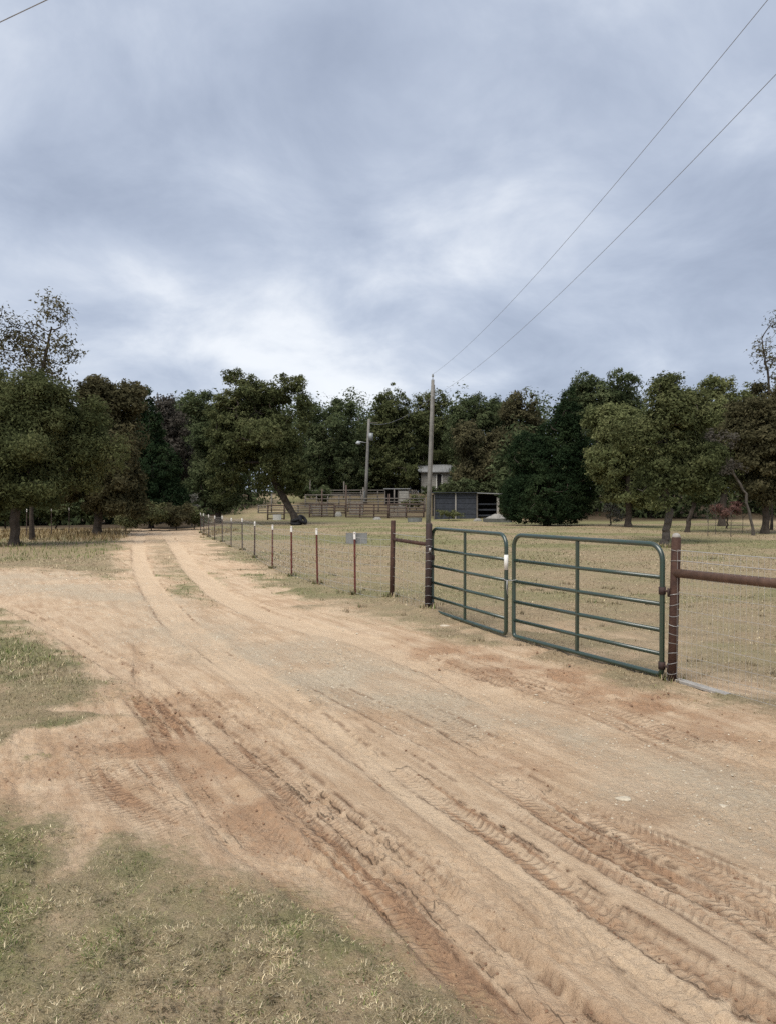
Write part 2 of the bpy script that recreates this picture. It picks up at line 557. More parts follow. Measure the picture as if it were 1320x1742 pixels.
    leafy = mix(mapr(n_fine, .33, .66), (.075, .092, .030), (.190, .205, .080))
    leafy = mix(mapr(n_grit, .45, .62, 0, .55), leafy, (.290, .265, .140))
    sod = mix(math_('MULTIPLY', mapr(math_('ADD', green, math_('MULTIPLY', math_('SUBTRACT', n_mid, .5), .6)), .12, .70), .92), straw, leafy)
    fs = mapr(math_('ADD', grass, math_('ADD', math_('MULTIPLY', math_('SUBTRACT', n_fine, .5), 1.1), math_('MULTIPLY', math_('SUBTRACT', n_mid, .5), .8))), .15, .85, 0, .90)
    col = mix(fs, col, sod)
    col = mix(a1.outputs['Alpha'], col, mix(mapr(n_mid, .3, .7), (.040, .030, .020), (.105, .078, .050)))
    ln(col, b.inputs['Base Color'])
    bp = nn('ShaderNodeBump')
    bp.inputs['Strength'].default_value = 1.0
    bp.inputs['Distance'].default_value = .030
    hsum = math_('ADD', math_('MULTIPLY', n_fine, .8), math_('ADD', math_('MULTIPLY', n_grit, .25), math_('MULTIPLY', n_spk, .55)))
    hsum = math_('ADD', hsum, math_('MULTIPLY', math_('SUBTRACT', 1.0, vor.outputs['Distance']), math_('MULTIPLY', fg, .5)))
    hsum = math_('SUBTRACT', hsum, math_('MULTIPLY', groove, .50))
    hsum = math_('ADD', hsum, math_('MULTIPLY', n_drag, .35))
    ln(hsum, bp.inputs['Height'])
    ln(bp.outputs[0], b.inputs['Normal'])
    return m


def leaf_material(name, c0, c1, c2, trans=.35, tone=1.1):
    """foliage: tone varies leaf by leaf and from tree to tree"""
    m = bpy.data.materials.new(name)
    m.use_nodes = True
    t = m.node_tree
    t.nodes.clear()
    nn, ln = t.nodes.new, t.links.new
    o = nn('ShaderNodeOutputMaterial')
    geo = nn('ShaderNodeNewGeometry')
    rp = nn('ShaderNodeValToRGB')
    c0, c1, c2 = (tuple(tone * q for q in c) for c in (c0, c1, c2))
    rp.color_ramp.elements[0].color = (*c0, 1)
    rp.color_ramp.elements[1].color = (*c2, 1)
    e = rp.color_ramp.elements.new(.55)
    e.color = (*c1, 1)
    n = nn('ShaderNodeTexNoise')
    n.inputs['Scale'].default_value = .55
    n.inputs['Detail'].default_value = 4
    ln(geo.outputs['Position'], n.inputs['Vector'])
    a = nn('ShaderNodeMath')
    a.operation = 'MULTIPLY_ADD'
    ln(n.outputs['Fac'], a.inputs[0])
    a.inputs[1].default_value = 1.5
    a.inputs[2].default_value = -.42
    a2 = nn('ShaderNodeMath')
    a2.operation = 'MULTIPLY_ADD'
    ln(geo.outputs['Random Per Island'], a2.inputs[0])
    a2.inputs[1].default_value = .42
    ln(a.outputs[0], a2.inputs[2])
    ln(a2.outputs[0], rp.inputs[0])
    d, tr, mx_ = nn('ShaderNodeBsdfDiffuse'), nn('ShaderNodeBsdfTranslucent'), nn('ShaderNodeMixShader')
    mx_.inputs[0].default_value = trans
    ln(rp.outputs[0], d.inputs[0])
    ln(rp.outputs[0], tr.inputs[0])
    ln(d.outputs[0], mx_.inputs[1])
    ln(tr.outputs[0], mx_.inputs[2])
    ln(mx_.outputs[0], o.inputs[0])
    return m


M = {
    'ground': ground_material(),
    'green_paint': mat('green_gate_paint', (.008, .034, .022), .30, .0, .35, 9, .04, 1.0, dirt=(.022, .034, .024)),
    'pipe_rust': mat('brown_rusty_pipe', (.075, .040, .028), .75, .1, .45, 14, .3, .3, dirt=(.040, .022, .018)),
    'pipe_rail': mat('brown_rail_pipe', (.115, .066, .045), .6, .1, .35, 14, .2, .4),
    'pipe_dark': mat('dark_post_pipe', (.032, .026, .026), .7, .1, .5, 16, .3, .3, dirt=(.055, .030, .024)),
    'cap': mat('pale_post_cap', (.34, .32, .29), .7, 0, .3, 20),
    'tpost': mat('red_brown_post_paint', (.130, .036, .028), .7, .0, .5, 11, .2, .3, dirt=(.060, .024, .020)),
    'tpost_grey': mat('weathered_post_paint', (.075, .052, .045), .8, .0, .4, 11, .2, .3),
    'white': mat('white_paint', (.74, .73, .69), .6, 0, .15, 20),
    'wire': mat('galvanised_wire', (.42, .41, .39), .5, .35, .3, 30, 0, .5),
    'steel': mat('galvanised_steel', (.38, .38, .37), .45, .5, .3, 18, .1, .5),
    'pole': mat('weathered_pole_timber', (.205, .198, .182), .9, 0, .35, 5, .4, .2),
    'cable': mat('overhead_cable', (.26, .27, .30), .6, .2, .2, 4),
    'transformer': mat('transformer_paint', (.27, .285, .285), .5, .2, .2, 6),
    'lamp': mat('lamp_glass', (.36, .38, .39), .3, 0, .1, 6),
    'corral': mat('corral_rust', (.105, .075, .062), .85, .05, .4, 6, .2, .2),
    'grey_wood': mat('grey_weathered_timber', (.165, .148, .130), .9, 0, .4, 7, .4, .15),
    'siding': mat('pale_siding', (.30, .29, .26), .8, 0, .25, 5, .1),
    'tin': mat('pale_tin_roof', (.28, .285, .285), .55, .2, .25, 4, .1, .4),
    'blue_tin': mat('blue_grey_sheet_metal', (.042, .048, .062), .6, .1, .45, 4, .2, .4),
    'dark': mat('dark_interior_boards', (.022, .021, .022), .95, 0, .4, 6, .2, .1),
    'concrete': mat('pale_concrete', (.27, .26, .235), .9, 0, .25, 7, .3, .2),
    'slab': mat('grey_slab', (.12, .125, .115), .9, 0, .3, 7, .3, .2),
    'blue_tub': mat('blue_grey_tub', (.215, .225, .220), .6, .1, .3, 6, .1, .3),
    'rubber': mat('black_rubber', (.014, .014, .016), .8, 0, .3, 12, .3, .3),
    'bark': mat('dark_bark', (.070, .058, .048), .95, 0, .5, 5, .9, .1),
    'bark_pale': mat('grey_bark', (.100, .088, .076), .95, 0, .45, 5, .8, .1),
    'stone': mat('pale_stone', (.54, .47, .36), .9, 0, .3, 18, .5, .2),
    'clod': mat('soil_clod', (.235, .140, .088), .95, 0, .45, 25, .5, .1),
    'oak': leaf_material('oak_leaves', (.035, .044, .021), (.090, .103, .045), (.175, .180, .085)),
    'oak_dark': leaf_material('dark_oak_leaves', (.028, .040, .020), (.070, .088, .042), (.140, .156, .080), .35, 1.2),
    'oak_brown': leaf_material('browning_oak_leaves', (.036, .036, .020), (.088, .082, .044), (.160, .142, .080)),
    'oak_yellow': leaf_material('yellowing_oak_leaves', (.055, .068, .030), (.140, .155, .068), (.235, .240, .115)),
    'cedar': leaf_material('cedar_leaves', (.011, .021, .012), (.027, .046, .022), (.055, .080, .036), .1, .75),
    'grey_leaf': leaf_material('grey_brown_leaves', (.040, .036, .030), (.080, .072, .060), (.125, .115, .098)),
    'pale_leaf': leaf_material('pale_grey_leaves', (.090, .090, .075), (.170, .165, .140), (.28, .27, .24)),
    'red_leaf': leaf_material('red_autumn_leaves', (.060, .036, .032), (.125, .066, .058), (.19, .115, .095)),
    'shrub': leaf_material('roadside_shrub_leaves', (.050, .060, .028), (.120, .130, .060), (.22, .21, .11)),
}


def blade_material():
    m = bpy.data.materials.new('grass_blades')
    m.use_nodes = True
    t = m.node_tree
    b = t.nodes['Principled BSDF']
    b.inputs['Roughness'].default_value = .8
    b.inputs['Specular IOR Level'].default_value = .15
    a = t.nodes.new('ShaderNodeAttribute')
    a.attribute_name = 'tint'
    t.links.new(a.outputs['Color'], b.inputs['Base Color'])
    return m


M['blades'] = blade_material()


# ------------------------------------------------------------------ mesh helpers
class MB:
    def __init__(self):
        self.v, self.f = [], []

    def add(self, vs, fs):
        o = len(self.v)
        self.v += [tuple(p) for p in vs]
        self.f += [tuple(i + o for i in q) for q in fs]
        return self

    def box(self, c, s, rz=0.0, rot=None):
        hx, hy, hz = (q / 2 for q in s)
        R = rot or Matrix.Rotation(rz, 3, 'Z')
        vs = [Vector(c) + R @ Vector((x, y, z)) for x in (-hx, hx) for y in (-hy, hy) for z in (-hz, hz)]
        return self.add(vs, [(0, 1, 3, 2), (4, 6, 7, 5), (0, 4, 5, 1), (2, 3, 7, 6), (0, 2, 6, 4), (1, 5, 7, 3)])

    def tube(self, pts, r, n=8, closed=False, caps=True):
        pts = [Vector(p) for p in pts]
        k = len(pts)
        rs = r if isinstance(r, (list, tuple)) else [r] * k
        tang = []
        for i in range(k):
            a = pts[(i - 1) % k] if (closed or i > 0) else pts[i]
            b = pts[(i + 1) % k] if (closed or i < k - 1) else pts[i]
            tang.append((b - a).normalized())
        up = Vector((0, 0, 1)) if abs(tang[0].z) < .9 else Vector((0, 1, 0))
        u = tang[0].cross(up).normalized()
        vs = []
        for i in range(k):
            u = (u - tang[i] * u.dot(tang[i])).normalized()
            w = tang[i].cross(u)
            for j in range(n):
                q = 2 * math.pi * j / n
                vs.append(pts[i] + (u * math.cos(q) + w * math.sin(q)) * rs[i])
        fs = []
        for i in range(k if closed else k - 1):
            i2 = (i + 1) % k
            for j in range(n):
                j2 = (j + 1) % n
                fs.append((i * n + j, i * n + j2, i2 * n + j2, i2 * n + j))
        if caps and not closed:
            fs.append(tuple(range(n))[::-1])
            fs.append(tuple((k - 1) * n + j for j in range(n)))
        return self.add(vs, fs)

    def lathe(self, prof, n=16, c=(0, 0, 0)):
        vs = [(c[0] + r * math.cos(2 * math.pi * j / n), c[1] + r * math.sin(2 * math.pi * j / n), c[2] + z) for r, z in prof for j in range(n)]
        fs = [(i * n + j, i * n + (j + 1) % n, (i + 1) * n + (j + 1) % n, (i + 1) * n + j) for i in range(len(prof) - 1) for j in range(n)]
        fs.append(tuple(range(n))[::-1])
        fs.append(tuple((len(prof) - 1) * n + j for j in range(n)))
        return self.add(vs, fs)

    def mesh(self, name):
        me = bpy.data.meshes.new(name)
        me.from_pydata(self.v, [], self.f)
        me.update()
        return me

    def build(self, name, m, parent=None, smooth=False):
        return link(name, self.mesh(name), m, parent, smooth)


def link(name, me, m, parent=None, smooth=False):
    if m is not None and not me.materials:
        me.materials.append(M[m])
    if smooth:
        me.polygons.foreach_set('use_smooth', [True] * len(me.polygons))
    o = bpy.data.objects.new(name, me)
    COL.objects.link(o)
    if parent is not None:
        o.parent = parent
    return o


def tag(o, label, cat, group=None, kind=None):
    if label:
        o['label'] = label
    if cat:
        o['category'] = cat
    if group:
        o['group'] = group
    if kind:
        o['kind'] = kind
    return o


def thing(name, label, cat, loc=(0, 0, 0), rz=0.0, group=None):
    o = bpy.data.objects.new(name, None)
    o.empty_display_size = .2
    COL.objects.link(o)
    o.location = loc
    o.rotation_euler = (0, 0, rz)
    return tag(o, label, cat, group)


def copy_thing(src, label, loc, rz=None, group=None):
    r = src.copy()
    COL.objects.link(r)
    r.location = loc
    if rz is not None:
        r.rotation_euler = (0, 0, rz)
    r['label'] = label
    for ch in list(src.children):
        c = ch.copy()
        COL.objects.link(c)
        c.parent = r
        for g in list(ch.children):
            d = g.copy()
            COL.objects.link(d)
            d.parent = c
    return r


def raw_mesh(name, V, loops, sizes):
    me = bpy.data.meshes.new(name)
    me.vertices.add(len(V))
    me.vertices.foreach_set('co', np.asarray(V, np.float32).ravel())
    me.loops.add(len(loops))
    me.loops.foreach_set('vertex_index', np.asarray(loops, np.int32))
    st = np.concatenate([[0], np.cumsum(sizes)[:-1]]).astype(np.int32)
    me.polygons.add(len(sizes))
    me.polygons.foreach_set('loop_start', st)
    me.update(calc_edges=True)
    return me


# ------------------------------------------------------------------ ground sheet and dirt road
GRID = {}


def look(x, y):
    """cover masks and height of the finished ground (front sector)"""
    r = np.hypot(x, y)
    i = np.clip(np.searchsorted(GRID['rr'], r), 0, len(GRID['rr']) - 1)
    j = np.clip(np.rint((np.degrees(np.arctan2(x, y)) + 38) / .125).astype(int), 0, 608)
    k = i * GRID['nT'] + j
    return tuple(a[k] for a in GRID['c']), GRID['z'][k]


def ground_and_road():
    th_f = np.arange(-38, 38.01, .125)
    th_c = np.arange(41, 320, 3.0)
    th = np.radians(np.concatenate([th_f, th_c]))
    nT = len(th)
    rr = [0.6]
    while rr[-1] < 420:
        r = rr[-1]
        rr.append(r * (1.03 if r < 2.1 else 1.0042 if r < 9 else 1.008 if r < 20 else 1.016 if r < 60 else 1.03 if r < 120 else 1.08))
    rr = np.array(rr)
    nR = len(rr)
    R, T = np.meshgrid(rr, th, indexing='ij')
    x, y = (R * np.sin(T)).ravel(), (R * np.cos(T)).ravel()
    grass, gravel, red, green, pale, marks, dz, tread_f, tread_i = covers(x, y)
    z = gh(x, y) + dz + .035 * grass * np.clip(1 - np.hypot(x, y) / 60, 0, 1)
    churn = sstep(.42, .66, fbm(x / .6, y / .6, 85, 3))
    rough = (fbm(x / .11, y / .11, 81, 3) - .5) * (.008 + .020 * grass + .014 * red + .006 * gravel)
    rough += (fbm(x / .03, y / .03, 83, 2) - .5) * (.008 + .030 * churn + .026 * red) * (np.hypot(x, y) < 9)
    z += np.where(np.hypot(x, y) < 25, rough, 0)
    for (mx_, my_) in MOUNDS:
        z += .06 * np.exp(-((x - mx_) ** 2 + (y - my_) ** 2) / .05) + .02 * np.exp(-((x - mx_) ** 2 + (y - my_) ** 2) / .3)
    GRID.update(rr=rr, nT=nT, z=z, c=(grass, gravel, red, green, pale, marks, dz))
    # centre disc
    V = np.stack([x, y, z], 1)
    V = np.vstack([V, [[0, 0, float(z[:nT].mean())]]])
    cov = np.ones((len(V), 4), np.float32)
    wear = np.ones((len(V), 4), np.float32)
    tread = np.zeros((len(V), 4), np.float32)
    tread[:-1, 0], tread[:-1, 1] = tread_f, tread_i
    cov[:-1, 0], cov[:-1, 1], cov[:-1, 2] = grass, gravel, red
    wear[:-1, 0], wear[:-1, 1], wear[:-1, 2] = green, pale, marks
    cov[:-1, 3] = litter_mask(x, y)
    cov[-1] = (.8, 0, 0, 0)
    wear[-1, :3] = (.3, 0, 0)
    i = np.arange(nR - 1)[:, None] * nT
    j = np.arange(nT)[None, :]
    j2 = (j + 1) % nT
    q = np.stack([i + j, i + nT + j, i + nT + j2, i + j2], -1).reshape(-1, 4)[:, ::-1]
    cen = np.stack([np.full(nT, len(V) - 1), np.arange(nT), (np.arange(nT) + 1) % nT], 1)[:, ::-1]
    full = raw_mesh('full', V, np.concatenate([q.ravel(), cen.ravel()]), np.concatenate([np.full(len(q), 4), np.full(nT, 3)]))
    nrm = np.empty(len(V) * 3, np.float32)
    full.vertices.foreach_get('normal', nrm)
    nrm = nrm.reshape(-1, 3)
    if nrm[:, 2].mean() < 0:
        nrm = -nrm
        q = q[:, ::-1]
        cen = cen[:, ::-1]
    # the road is what the wheels keep bare
    roadness = np.append(1 - grass, 0)
    qm = roadness[q].mean(1)
    qx, qy = V[q[:, 0], 0], V[q[:, 0], 1]
    is_road = (qm > .5) & (np.hypot(qx, qy) < 70) & (qx < 8)
    for name, sel, tri in (('ground', ~is_road, cen), ('dirt_road', is_road, None)):
        qq = q[sel]
        idx = np.unique(np.concatenate([qq.ravel(), tri.ravel()]) if tri is not None else qq.ravel())
        re = np.full(len(V), -1, np.int64)
        re[idx] = np.arange(len(idx))
        lo, sz = re[qq].ravel(), np.full(len(qq), 4)
        if tri is not None:
            lo, sz = np.concatenate([lo, re[tri].ravel()]), np.concatenate([sz, np.full(len(tri), 3)])
        me = raw_mesh(name, V[idx], lo, sz)
        me.polygons.foreach_set('use_smooth', np.ones(len(me.polygons), bool))
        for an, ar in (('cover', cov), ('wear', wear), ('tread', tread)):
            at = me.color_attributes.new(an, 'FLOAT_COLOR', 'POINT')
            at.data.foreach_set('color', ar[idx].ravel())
        me.normals_split_custom_set_from_vertices(nrm[idx].tolist())
        o = link(name, me, 'ground')
        o['kind'] = 'structure'
    bpy.data.meshes.remove(full)


POST_L = W(727, 1045)          # gate post, left
POST_B = W(666, 1026)          # brace post
POST_R = W(1142, 1160)         # gate post, right
MOUNDS = [POST_L, POST_B]
ground_and_road()


# ------------------------------------------------------------------ grass, stones and clods lying on the ground
def sample_polar(n, r0, r1, half):
    r = np.exp(rng.uniform(math.log(r0), math.log(r1), n))
    t = rng.uniform(-half, half, n)
    return r * np.sin(t), r * np.cos(t), r


def grass_blades(name, label, n, r0, r1, half, keep, length, bendy, tone, seed, simple=False):
    g = np.random.default_rng(seed)
    x, y, r = sample_polar(n, r0, r1, half)
    c, z = look(x, y)
    k = keep(x, y, r, c, g)
    x, y, r = x[k], y[k], r[k]
    c = tuple(a[k] for a in c)
    z = z[k] - .006
    m = len(x)
    az = g.uniform(0, 2 * math.pi, m)
    ln = length(x, y, r, c, g)
    lean = bendy(m, g)
    wd = np.maximum(.0034, .0009 * r) * g.uniform(.7, 1.3, m)
    dx, dy = np.cos(az), np.sin(az)
    px, py = -dy, dx
    up = np.sqrt(np.maximum(1 - lean ** 2, .05))
    A = np.stack([x - px * wd / 2, y - py * wd / 2, z], 1)
    B = np.stack([x + px * wd / 2, y + py * wd / 2, z], 1)
    mx_, my_, mz = x + dx * ln * lean * .4, y + dy * ln * lean * .4, z + ln * up * .6
    C = np.stack([mx_ + px * wd * .4, my_ + py * wd * .4, mz], 1)
    D = np.stack([mx_ - px * wd * .4, my_ - py * wd * .4, mz], 1)
    E = np.stack([x + dx * ln * lean, y + dy * ln * lean, z + ln * up * (1 - .35 * lean)], 1)
    nv = 3 if simple else 5
    if simple:
        V = np.stack([A, B, E], 1).reshape(-1, 3)
        loops, sizes = np.arange(3 * m), np.full(m, 3)
    else:
        V = np.stack([A, B, C, D, E], 1).reshape(-1, 3)
        b = np.arange(m)[:, None] * 5
        loops = np.concatenate([b + [[0, 1, 2, 3]], b + [[3, 2, 4]]], 1).ravel()
        sizes = np.tile([4, 3], m)
    me = raw_mesh(name, V, loops, sizes)
    col = tone(x, y, r, c, g)
    at = me.color_attributes.new('tint', 'FLOAT_COLOR', 'POINT')
    at.data.foreach_set('color', np.repeat(np.concatenate([col, np.ones((m, 1))], 1), nv, axis=0).astype(np.float32).ravel())
    o = link(name, me, 'blades')
    tag(o, label, 'grass', kind='stuff')
    return o


STRAW = np.array([[.44, .36, .22], [.34, .27, .165], [.24, .18, .105], [.54, .46, .31]])
LEAFY = np.array([[.11, .155, .040], [.17, .195, .062], [.080, .110, .035], [.24, .235, .10]])


def tone_mix(scale=1.0):
    def f(x, y, r, c, g):
        m = len(x)
        tuft = (.35 + 1.35 * vnoise(x / .055, y / .055, 96))[:, None]
        pg = np.clip(c[3] * .95 - .06, 0.02, .9)
        isg = g.uniform(0, 1, m) < pg
        a, b = STRAW[g.integers(0, 4, m)] * (.75 + .5 * fbm(x / .3, y / .3, 98, 3))[:, None], LEAFY[g.integers(0, 4, m)]
        return np.where(isg[:, None], b, a) * g.uniform(.7, 1.2, (m, 1)) * tuft * scale
    return f


def patchy(x, y, k=.34, s=93):
    return sstep(.36, .60, fbm(x / k, y / k, s, 4))


grass_blades('short_grass', 'short dry grass with green patches along the dirt road', 260000, 5.6, 26, math.radians(38),
             lambda x, y, r, c, g: (g.uniform(0, 1, len(x)) < c[0] ** 1.6 * (.22 + .5 * patchy(x, y, .8, 91))) & (c[0] > .15),
             lambda x, y, r, c, g: (g.uniform(.015, .042, len(x)) + .02 * c[3]) * np.where((y > 7) & (x < -2), 1.8, 1.0),
             lambda m, g: g.uniform(.35, 1.0, m), tone_mix(.86), 11, True)
grass_blades('front_grass', 'matted short grass lying flat in the foreground, straw and green', 760000, 2.1, 6.2, math.radians(37),
             lambda x, y, r, c, g: g.uniform(0, 1, len(x)) < c[0] ** 1.6 * (.14 + .95 * sstep(.38, .58, fbm(x / .075, y / .075, 95, 3)) * (.45 + .55 * patchy(x, y, .5, 97)) + .30 * c[3]),
             lambda x, y, r, c, g: (g.uniform(.010, .036, len(x)) + .008 * c[3]) * (.35 + .65 * c[0]),
             lambda m, g: g.uniform(.72, 1.0, m), tone_mix(1.0), 14, True)
grass_blades('upright_grass', 'loose upright grass blades in the foreground', 120000, 2.1, 6.2, math.radians(37),
             lambda x, y, r, c, g: g.uniform(0, 1, len(x)) < c[0] ** 2.0 * (.02 + .28 * sstep(.42, .60, fbm(x / .075, y / .075, 95, 3)) + .25 * c[3]),
             lambda x, y, r, c, g: (g.uniform(.010, .034, len(x)) + .016 * c[3]) * (.35 + .65 * c[0]),
             lambda m, g: g.uniform(.45, .95, m), tone_mix(.95), 15)
grass_blades('meadow_grass', 'taller straw coloured grass in front of the left trees', 60000, 24, 46, math.radians(30),
             lambda x, y, r, c, g: (x < -8.6) & (c[0] > .6) & (g.uniform(0, 1, len(x)) < .15 + .85 * sstep(31, 37, y)),
             lambda x, y, r, c, g: g.uniform(.06, .20, len(x)) + .14 * sstep(31, 37, y),
             lambda m, g: g.uniform(.1, .6, m), lambda x, y, r, c, g: np.where((sstep(30, 35, y) > g.uniform(0, 1, len(x)))[:, None], STRAW[g.integers(0, 4, len(x))] * np.array([.66, .61, .50]), LEAFY[g.integers(0, 4, len(x))] * 1.1), 12, True)
grass_blades('pasture_grass', 'mown olive grass of the fenced pasture', 90000, 20, 60, math.radians(30),
             lambda x, y, r, c, g: (x > -8.0 - .3 * (y - 35)) & (c[0] > .5) & (y < 62) & (g.uniform(0, 1, len(x)) < .5),
             lambda x, y, r, c, g: g.uniform(.03, .07, len(x)),
             lambda m, g: g.uniform(.3, .95, m), tone_mix(.62), 13, True)


grass_blades('pasture_tufts', 'scattered taller tufts and weeds in the fenced pasture', 420000, 8, 48, math.radians(31),
             lambda x, y, r, c, g: (c[0] > .35) & (x > -6.5 - .3 * (y - 30)) & (vnoise(x / .22, y / .22, 94) + .25 * (fbm(x / 3, y / 3, 95, 2) - .5) > .90) & (g.uniform(0, 1, len(x)) < .75),
             lambda x, y, r, c, g: g.uniform(.03, .10, len(x)),
             lambda m, g: g.uniform(.15, .8, m), tone_mix(.62), 16, True)


def lumps(name, label, cat, m, n, r0, r1, keep, size, seed, flat=.6):
    g = np.random.default_rng(seed)
    x, y, r = sample_polar(n, r0, r1, math.radians(36))
    c, z = look(x, y)
    k = keep(x, y, r, c, g)
    x, y, r, z = x[k], y[k], r[k], z[k]
    q = len(x)
    base = np.array([[1, 0, 0], [.3, .95, 0], [-.8, .6, 0], [-.8, -.6, 0], [.3, -.95, 0], [.25, .2, 1.0], [-.3, -.2, .9]])
    s = size(q, r, g)
    a = g.uniform(0, 6.28, q)
    jit = g.uniform(.65, 1.35, (q, 7, 3))
    b = base[None] * jit * s[:, None, None]
    b[:, :, 2] *= flat
    ca, sa = np.cos(a)[:, None], np.sin(a)[:, None]
    V = np.stack([b[:, :, 0] * ca - b[:, :, 1] * sa + x[:, None], b[:, :, 0] * sa + b[:, :, 1] * ca + y[:, None],
                  b[:, :, 2] + z[:, None] - .2 * s[:, None]], -1).reshape(-1, 3)
    fb = np.array([0, 1, 5, 1, 2, 5, 2, 6, 5, 2, 3, 6, 3, 4, 6, 4, 5, 6, 4, 0, 5])
    loops = (np.arange(q)[:, None] * 7 + fb[None]).ravel()
    me = raw_mesh(name, V, loops, np.full(q * 7, 3))
    return tag(link(name, me, m), label, cat, kind='stuff')


lumps('gravel', 'pale gravel scattered over the road', 'gravel', 'stone', 26000, 2.4, 22,
      lambda x, y, r, c, g: (c[1] > .25) & (c[0] < .4) & (g.uniform(0, 1, len(x)) < c[1] * .55),
      lambda q, r, g: np.maximum(.004, .0011 * r) * g.uniform(.6, 1.9, q), 21)
lumps('soil_clods', 'reddish clods of soil thrown up along the wheel tracks', 'soil', 'clod', 60000, 2.2, 14,
      lambda x, y, r, c, g: (g.uniform(0, 1, len(x)) < .20 * c[2] + .16 * c[5]) & (c[2] + c[5] > .3),
      lambda q, r, g: np.maximum(.004, .0012 * r) * g.uniform(.5, 2.0, q), 22, .8)

for (px, py, s, txt) in ((1061, 1361, .030, 'pale flat stone lying on the gravel, the larger left one'),
                         (1226, 1371, .022, 'small pale stone on the gravel near the right edge'),
                         (755, 1067, .045, 'small pale stone beside the dark gate post')):
    x, y = W(px, py)
    mb = MB()
    n = 9
    ring = lambda k, z: [(s * k * (1 + .25 * math.sin(3 * q + px)) * math.cos(q) * 1.5, s * k * math.sin(q), z) for q in [2 * math.pi * i / n for i in range(n)]]
    vs = ring(.9, -.01) + ring(1.0, s * .25) + ring(.6, s * .55)
    mb.add(vs, [(i + k * n, (i + 1) % n + k * n, (i + 1) % n + (k + 1) * n, i + (k + 1) * n) for k in range(2) for i in range(n)] + [tuple(2 * n + i for i in range(n))])
    o = mb.build('stone', 'stone')
    o.location = (x, y, float(look(np.array([x]), np.array([y]))[1][0]) - .008)
    tag(o, txt, 'stone', 'single stones on the ground')


# ------------------------------------------------------------------ gates
GREEN_D = .052


def make_gate(label, A, B, z0, sticker, hinge_at):
    A, B = Vector((A[0], A[1], 0)), Vector((B[0], B[1], 0))
    d = B - A
    ln = d.length
    t = thing('tube_gate', label, 'gate', (A.x, A.y, z0), math.atan2(d.y, d.x), 'green tube gates of the entrance')
    H, r, R = 1.235, .025, .15
    pts = []

    def arc(cx, cz, rad, a0, a1, n=7):
        for i in range(n + 1):
            a = math.radians(a0 + (a1 - a0) * i / n)
            pts.append((cx + rad * math.cos(a), 0, cz + rad * math.sin(a)))
    arc(R, H - R, R, 180, 90)
    arc(ln - R, H - R, R, 90, 0)
    arc(ln - .05, .05, .05, 0, -90, 3)
    arc(.05, .05, .05, 270, 180, 3)
    MB().tube(pts, r, 12, closed=True).build('frame', 'green_paint', t, True)
    for f in (.25, .457, .657, .84):
        z = H * (1 - f)
        MB().tube([(.018, 0, z), (ln * .5, 0, z - .004), (ln - .018, 0, z)], .0205, 10).build('rail', 'green_paint', t, True)
    MB().box((ln * .5 - .02, -.002, H * .5), (.030, .030, H - .044)).build('brace', 'green_paint', t)
    for z in (.80, .09):
        hx = ln + .001 if hinge_at == 'B' else -.001
        s = 1 if hinge_at == 'B' else -1
        mb = MB()
        mb.tube([(hx - s * .001, 0, z - .035), (hx - s * .001, 0, z + .035)], .034, 12)
        mb.tube([(hx + s * .02, 0, z), (hx + s * .075, 0, z)], .012, 8)
        mb.tube([(hx + s * .075, 0, z - .05), (hx + s * .075, 0, z + .03)], .011, 8)
        mb.build('hinge', 'pipe_dark', t, True)
    if sticker:
        mb = MB().tube([(ln, 0, .80), (ln, 0, .985)], .0262, 12)
        tag(mb.build('sticker', 'white', t, True), 'white label wrapped round the gate upright', None)
    return t


gl_a, gl_b = W(735, 1044), W(860, 1086)
gr_a, gr_b = W(873, 1089), W(1125, 1157)
gz = .05
gate_l = make_gate('shorter green tube gate beside the dark post, with a white sticker', gl_a, gl_b, gz, True, 'A')
gate_r = make_gate('longer green tube gate hung on the brown corner post', gr_a, gr_b, gz, False, 'B')
# chain looped round the two meeting uprights
mid = (Vector((*gl_b, 0)) + Vector((*gr_a, 0))) / 2
dd = (Vector((*gr_a, 0)) - Vector((*gl_b, 0)))
dn = dd.normalized()
nrm_ = Vector((-dn.y, dn.x, 0))
hl = dd.length / 2 + .036
mb = MB()
lp = []
for i in range(30):
    a = 2 * math.pi * i / 30
    lp.append(mid + dn * hl * math.cos(a) + nrm_ * .040 * math.sin(a) + Vector((0, 0, .73 + .008 * math.cos(2 * a))))
for i in range(30):
    p, q = lp[i], lp[(i + 1) % 30]
    mb.tube([p, (p + q) / 2 + Vector((0, 0, .004 if i % 2 else -.004)), q], .0055, 5)
mb.tube([mid - nrm_ * .045 + Vector((0, 0, .73)), mid - nrm_ * .05 + Vector((0, 0, .63)), mid - nrm_ * .045 + dn * .01 + Vector((0, 0, .55))], .006, 5)
tag(mb.build('gate_chain', 'steel', None, True), 'short steel chain looped round both meeting gate uprights', 'chain')


# ------------------------------------------------------------------ posts and braces
def lean_post(name, m, base, h, r, lean, parent=None, n=14):
    x, y = base
    z = G(x, y)
    mb = MB().tube([(x, y, z - .15), (x + lean * .5, y, z + h * .5), (x + lean, y, z + h - .012), (x + lean, y, z + h)], [r, r, r, r * .8], n)
    return mb.build(name, m, parent, True)


def up_post(mb, h, r, lean):
    return mb.tube([(0, 0, -.15), (lean * .5, 0, h * .5), (lean, 0, h - .012), (lean, 0, h)], [r, r, r, r * .82], 14)


